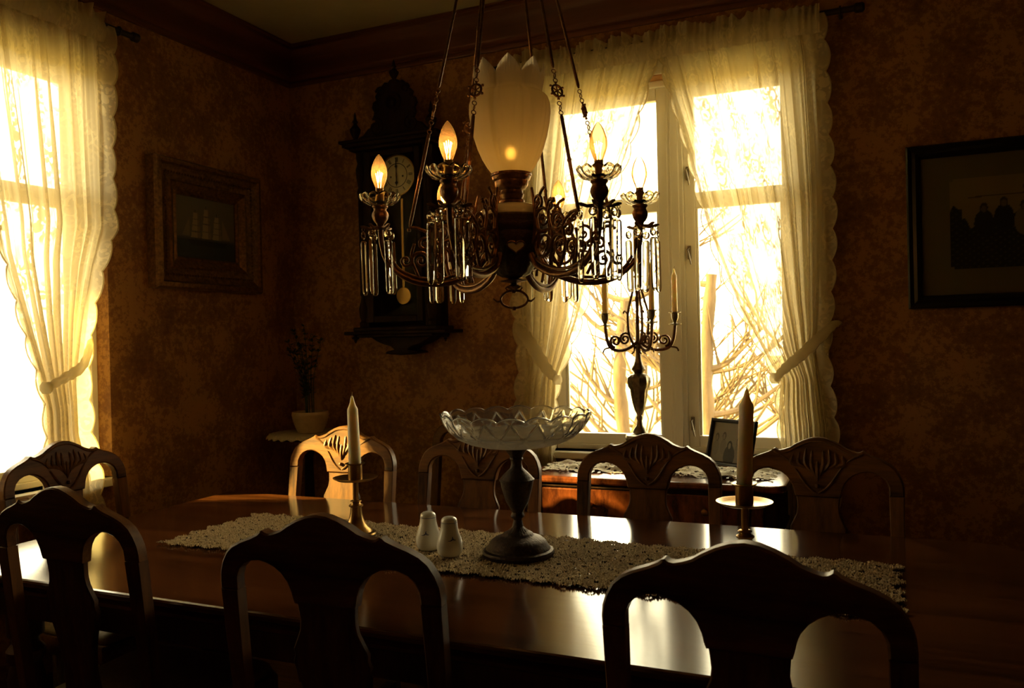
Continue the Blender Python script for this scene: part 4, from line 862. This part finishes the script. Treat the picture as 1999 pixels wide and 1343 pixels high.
obj('door_stile', MB().box(.122, .155, YF_ + .004, YF_ + .022, 1.47, 2.31, .003), dk, dr); obj('door_rail', MB().box(-.122, .122, YF_ + .004, YF_ + .022, 1.47, 1.50, .003), dk, dr); obj('door_rail', MB().box(-.122, .122, YF_ + .004, YF_ + .022, 2.285, 2.31, .003), dk, dr)
obj('door_glass', MB().box(-.122, .122, YF_ + .012, YF_ + .014, 1.50, 2.285), M['picture_glass'], dr, smooth=False)
def mbx(z0, z1, x, y0): return MB().box(-x, x, y0, -.001, z0, z1, .005)
obj('cornice', mbx(2.318, 2.335, .235, YF_ - .012).box(-.262, .262, YF_ - .035, -.001, 2.335, 2.352, .004).box(-.275, .275, YF_ - .045, -.001, 2.352, 2.366, .003), dk, ck)
obj('base_moulding', mbx(1.428, 1.448, .235, YF_ - .012).box(-.285, .285, YF_ - .02, -.001, 1.412, 1.428, .004).box(-.21, .21, YF_ - .01, -.001, 1.398, 1.412, .003), dk, ck)
obj('bottom_bracket', MB().prism([(-.17, 1.398), (.17, 1.398), (.14, 1.378), (.10, 1.362), (.06, 1.352), (.04, 1.335), (.085, 1.325), (.09, 1.316), (0, 1.308), (-.09, 1.316), (-.085, 1.325), (-.04, 1.335), (-.06, 1.352), (-.10, 1.362), (-.14, 1.378)], YF_ + .05, -.001, .004), dk, ck)
half = [(0, 2.655), (.022, 2.652), (.030, 2.640), (.050, 2.645), (.066, 2.630), (.078, 2.605), (.092, 2.600), (.106, 2.585), (.098, 2.565), (.118, 2.555), (.126, 2.530), (.112, 2.505), (.120, 2.485), (.105, 2.455), (.128, 2.435), (.150, 2.430), (.165, 2.415), (.180, 2.400), (.205, 2.392), (.215, 2.366)]
crest_ = half + [(-x, z) for x, z in reversed(half) if x > 0]
cr_ = obj('pediment', MB().prism(crest_, YF_ + .03, YF_ + .06, .006), dk, ck)
om = MB().ring((0, YF_ + .028, 2.54), (0, 1, 0), .040, .009).ball((0, YF_ + .025, 2.54), .022)
for s in (-1, 1): om.tube([(s * p[0], YF_ + .028, p[2]) for p in spiral((.10, 2.43), .045, .010, 1.2, 1.5)], .006, 6).tube([(s * p[0], YF_ + .028, p[2]) for p in spiral((.07, 2.60), .025, .006, 0, 1.4)], .005, 6)
oo = obj('carving', om, dk, cr_); oo['kind'] = 'stuff'
fp = [(.016, 0), (.018, .008), (.008, .014), (.014, .024), (.022, .040), (.024, .052), (.012, .066), (.007, .074), (.013, .082), (.007, .090), (.005, .108), (.001, .120)]
obj('finial', MB().lathe([(r * 1.0, z * .9 + 2.645) for r, z in fp], 14, (0, YF_ + .045, 0)), dk, ck)
for s in (-1, 1):
    obj('finial', MB().lathe([(r * 1.15, z * 1.25 + 2.366) for r, z in fp], 14, (s * .215, YF_ + .02, 0)), dk, ck)
    obj('drop_finial', MB().lathe([(r * .8, 1.412 - z * .35) for r, z in fp], 12, (s * .255, YF_ + .04, 0)), dk, ck)
DZ, DR, DY = 2.188, .098, YF_ + .050
dial = obj('dial', MB().lathe([(DR, 0), (DR, .006), (DR - .004, .008)], 48), M['enamel'], ck, (0, DY + .008, DZ)); dial.rotation_euler = (PI / 2, 0, 0)
obj('dial_rim', MB().ring((0, DY, DZ), (0, 1, 0), DR + .002, .004, 48, 6), M['brass'], ck)
obj('chapter_ring', MB().ring((0, DY - .0005, DZ), (0, 1, 0), .058, .0016, 48, 4), M['ink'], ck)
rom = ['XII', 'I', 'II', 'III', 'IIII', 'V', 'VI', 'VII', 'VIII', 'IX', 'X', 'XI']
for h, sx in enumerate(rom):
    th = -h * PI / 6; mb = MB(); wd = {'I': .0045, 'V': .0085, 'X': .0085}; tot = sum(wd[c_] for c_ in sx); x = -tot / 2
    for c_ in sx:
        cx_ = x + wd[c_] / 2; x += wd[c_]; st_ = []
        if c_ == 'I': st_ = [((cx_, -.011), (cx_, .011), .0026)]
        if c_ == 'V': st_ = [((cx_, -.011), (cx_ - .003, .011), .0028), ((cx_, -.011), (cx_ + .003, .011), .0012)]
        if c_ == 'X': st_ = [((cx_ + .003, -.011), (cx_ - .003, .011), .0028), ((cx_ - .003, -.011), (cx_ + .003, .011), .0012)]
        for (a0, b0), (a1, b1), t_ in st_: mb.add([(a0 - t_ / 2, 0, b0), (a0 + t_ / 2, 0, b0), (a1 + t_ / 2, 0, b1), (a1 - t_ / 2, 0, b1), (a0 - t_ / 2, -.0006, b0), (a0 + t_ / 2, -.0006, b0), (a1 + t_ / 2, -.0006, b1), (a1 - t_ / 2, -.0006, b1)], [(0, 1, 2, 3), (4, 5, 6, 7), (0, 1, 5, 4), (1, 2, 6, 5), (2, 3, 7, 6), (3, 0, 4, 7)])
    mb.v = [(p[0] * math.cos(th) - (p[2] + .077) * math.sin(th), p[1], p[0] * math.sin(th) + (p[2] + .077) * math.cos(th)) for p in mb.v]
    obj('numeral', mb, M['ink'], dial.parent, (0, DY - .0005, DZ), smooth=False)
obj('minute_hand', MB().prism([(-.002, -.012), (.002, -.012), (.002, .035), (.008, .042), (.003, .052), (.0012, .084), (-.0012, .084), (-.003, .052), (-.008, .042), (-.002, .035)], -.001, .0, .0), M['ink'], ck, (0, DY - .006, DZ), smooth=False)
obj('hour_hand', MB().prism([(-.0025, .010), (.0025, .010), (.0025, -.028), (.009, -.036), (.003, -.045), (0, -.056), (-.003, -.045), (-.009, -.036), (-.0025, -.028)], -.001, .0, .0), M['ink'], ck, (0, DY - .004, DZ), smooth=False)
obj('hand_boss', MB().ball((0, DY - .006, DZ), .005, 10), M['brass'], ck)
for s in (-1, 1): obj('winding_hole', MB().ring((s * .034, DY - .001, DZ - .006), (0, 1, 0), .003, .002, 12, 4), M['ink'], ck)
obj('pendulum_rod', MB().box(-.006, .006, -.080, -.076, 1.62, 2.08), M['brass'], ck, smooth=False)
pb = obj('pendulum_bob', MB().lathe([(.002, -.006), (.04, -.004), (.043, 0), (.04, .004), (.002, .006)], 32), M['brass'], ck, (0, -.078, 1.60)); pb.rotation_euler = (PI / 2, 0, 0)
# ------------------------------------------------------------------ corner stand and pot plant
cs = thing('plant_stand', 'small dark corner table with a lace-edged top under the potted plant', 'side table', (-2.60, 3.36, 0))
obj('top', MB().lathe([(.185, .905), (.19, .910), (.19, .924), (.185, .928)], 40), M['darkwood'], cs)
def wv(r, z, a): return r + (.004 * math.cos(a * 24)), z - (0 if r < .19 else .006 + .004 * math.cos(a * 24))
obj('lace_edging', MB().lathe([(.05, .9315), (.186, .9315), (.194, .9305), (.200, .926), (.202, .918), (.198, .918), (.196, .924), (.19, .9285), (.05, .9295)], 144, fn=wv), M['lacecloth'], cs)
obj('column', MB().lathe([(.020, .10), (.024, .14), (.018, .20), (.030, .34), (.020, .50), (.018, .52), (.026, .56), (.020, .80), (.034, .86), (.05, .906)], 20), M['darkwood'], cs)
for k in range(3):
    a = R(90 + 120 * k); obj('foot', MB().tube(spline([(.015 * math.cos(a), .015 * math.sin(a), .14), (.09 * math.cos(a), .09 * math.sin(a), .13), (.15 * math.cos(a), .15 * math.sin(a), .05), (.185 * math.cos(a), .185 * math.sin(a), .014)], 5), .014, 8), M['darkwood'], cs)
pt = thing('potted_plant', 'leafy plant in a ribbed pale clay pot on the corner table', 'plant', (-2.57, 3.34, .9325))
obj('pot', MB().lathe([(.055, 0), (.062, .003)] + [(.062 + .028 * math.sin(k / 12 * 1.5) + (.0015 if k % 2 else 0), .006 + k * .0075) for k in range(13)] + [(.088, .106), (.084, .106), (.078, .09)], 36), M['pot'], pt)
obj('soil', MB().lathe([(.079, .088), (.079, .092), (.01, .094)], 20), M['soil'], pt)
lf = MB(); rnd = random.Random(11)
for s in range(9):
    a = rnd.uniform(0, 6.28); ln = rnd.uniform(.30, .50); sp_r = rnd.uniform(.03, .13); top = (sp_r * math.cos(a), sp_r * math.sin(a), .09 + ln); mid = (sp_r * .35 * math.cos(a), sp_r * .35 * math.sin(a), .09 + ln * .5)
    pts = spline([(.02 * math.cos(a), .02 * math.sin(a), .088), mid, top], 8); obj('stem', MB().tube(pts, [.0028 - .0018 * i / len(pts) for i in range(len(pts))], 5), M['leaf'], pt)
    for p in pts[5:]:
        for _ in range(5):
            b_ = rnd.uniform(0, 6.28); el = rnd.uniform(-.3, .8); d = Vector((math.cos(b_) * math.cos(el), math.sin(b_) * math.cos(el), math.sin(el))); w2 = d.cross(Vector((0, 0, 1))).normalized(); L_ = rnd.uniform(.022, .038); p_ = Vector(p)
            lf.add([p_, p_ + d * L_ * .5 + w2 * L_ * .22, p_ + d * L_, p_ + d * L_ * .5 - w2 * L_ * .22], [(0, 1, 2, 3)])
o_ = obj('foliage', lf, M['leaf'], pt, smooth=False, fix=False); o_['kind'] = 'stuff'
# orchid on the left sill
oc = thing('potted_orchid', 'small orchid with strap leaves and pink flower on the left window sill', 'plant', (-2.895, 1.845, .851))
obj('pot', MB().lathe([(.035, 0), (.048, .08), (.050, .085), (.046, .085), (.044, .076)], 24), M['porcelain'], oc)
obj('soil', MB().lathe([(.044, .072), (.044, .076), (.005, .078)], 16), M['soil'], oc)
for k, (dx, dy, h) in enumerate(((.02, .10, .16), (-.02, -.10, .12), (.03, .06, .19), (.01, -.06, .18))):
    mb = MB(); p = spline([(0, 0, .075), (dx * .5, dy * .55, .075 + h * .75), (dx, dy, .075 + h * .8)], 6); L_ = len(p)
    ring = []
    vv = []
    for i, q in enumerate(p):
        wd = .019 * math.sin(PI * (i + .4) / (L_ + .2)); vv += [(q[0] - wd, q[1], q[2] + .003), (q[0], q[1], q[2]), (q[0] + wd, q[1], q[2] + .003), (q[0], q[1], q[2] - .002)]
    mb.loft([vv[i * 4:i * 4 + 4] for i in range(L_)]); obj('leaf', mb, M['leaf'], oc)
obj('flower_stem', MB().tube(spline([(0, 0, .075), (.01, -.02, .3), (.01, .03, .50), (.01, .09, .555)], 6), .002, 5), M['leaf'], oc)
for (dy, dz) in ((.095, .548), (.05, .56)):
    mb = MB()
    for k in range(5):
        a = 2 * PI * k / 5 + .3; mb.ball((.012, dy + .009 * math.cos(a), dz + .009 * math.sin(a)), .008, 8, .9, .35, .9)
    obj('flower', mb, M['petal'], oc)

# ------------------------------------------------------------------ outside: garden ground and bare pollarded trees
gr = tag(obj('lawn', MB().box(-60, 30, -20, 90, -1.0, -.9), M['grass'], smooth=False), 'pale winter lawn outside the windows', 'lawn'); gr['kind'] = 'structure'
def tree(x, y, h, seed, label, lean=0, r0=.16):
    rnd = random.Random(seed); t = thing('bare_tree', label, 'tree', (x, y, -.9), group='bare trees in the garden')
    tk = spline([(0, 0, -.05), (lean * .3, 0, h * .33), (lean * .7 + rnd.uniform(-.1, .1), 0, h * .66), (lean, 0, h)], 6)
    obj('trunk', MB().tube(tk, [r0 * (1 - .45 * i / len(tk)) * (1 + .12 * math.sin(i * 2.1)) for i in range(len(tk))], 10), M['bark'], t)
    tw = MB()
    for k in range(9):
        b0 = Vector(tk[rnd.randrange(int(len(tk) * .35), len(tk))]); a = rnd.uniform(-.6, .6) + (0 if rnd.random() < .5 else PI); L_ = rnd.uniform(.6, 1.7)
        d = Vector((math.cos(a), math.sin(a) * .6, rnd.uniform(.6, 1.5))).normalized(); p1 = b0 + Vector((d.x, d.y, d.z * .35)) * L_ * .4; p2 = p1 + d * L_ * .6
        pts = spline([b0, p1, p2], 6); obj('branch', MB().tube(pts, [r0 * .42 * (1 - .8 * i / len(pts)) for i in range(len(pts))], 7), M['bark'], t)
        for q in range(8):
            s = pts[rnd.randrange(4, len(pts))]; dd = (d + Vector((rnd.uniform(-.9, .9), rnd.uniform(-.5, .5), rnd.uniform(-.2, .8)))).normalized(); l2 = rnd.uniform(.25, .8)
            e1 = s + dd * l2 * .5 + Vector((rnd.uniform(-.06, .06), 0, rnd.uniform(-.03, .08))); tw.tube([s, e1, s + dd * l2], [.016, .010, .005], 5)
    o = obj('twigs', tw, M['bark'], t); o['kind'] = 'stuff'
tree(-2.75, 9.5, 2.7, 1, 'pale bare tree trunk outside, left of the candelabra', .05, .105)
tree(-3.10, 10.5, 2.2, 2, 'thin bare tree outside the left pane beside the tied curtain', .35, .06)
tree(-2.20, 9.8, 1.9, 3, 'low bare tree outside directly behind the candelabra', .45, .07)
tree(-1.62, 8.6, 2.9, 4, 'large forked bare tree outside the right-hand pane', .10, .10)
tree(-2.55, 12.0, 2.4, 5, 'slender bare tree further off between the panes', -.25, .07)
tree(-1.15, 11.0, 1.9, 6, 'small bare shrub tree outside behind the photo frame', .4, .07)
tree(-9.5, 4.6, 3.4, 7, 'bare tree outside the left window', .3, .14)

# added unseen sun blocker outside on the left: it shades the left window except for the low beam that slips past its corner
sun_blk = thing('sun_blocker', 'unseen block added to keep the sun off the left window', 'blocker', (-10.5, -6.76, -.9))
obj('wall', MB().box(-1.9, 1.9, -4.5, 4.66, 0, 6.25), M['floor'], sun_blk, smooth=False)  # solid box added only to cut the sun, not a wall of the place
obj('blocker_top', MB().prism([(-2.2, 6.25), (2.2, 6.25), (0, 9.2)], -5.5, 6.0, 0), M['darkwood'], sun_blk, smooth=False)  # overhang shaped to cut off the upper part of the beam
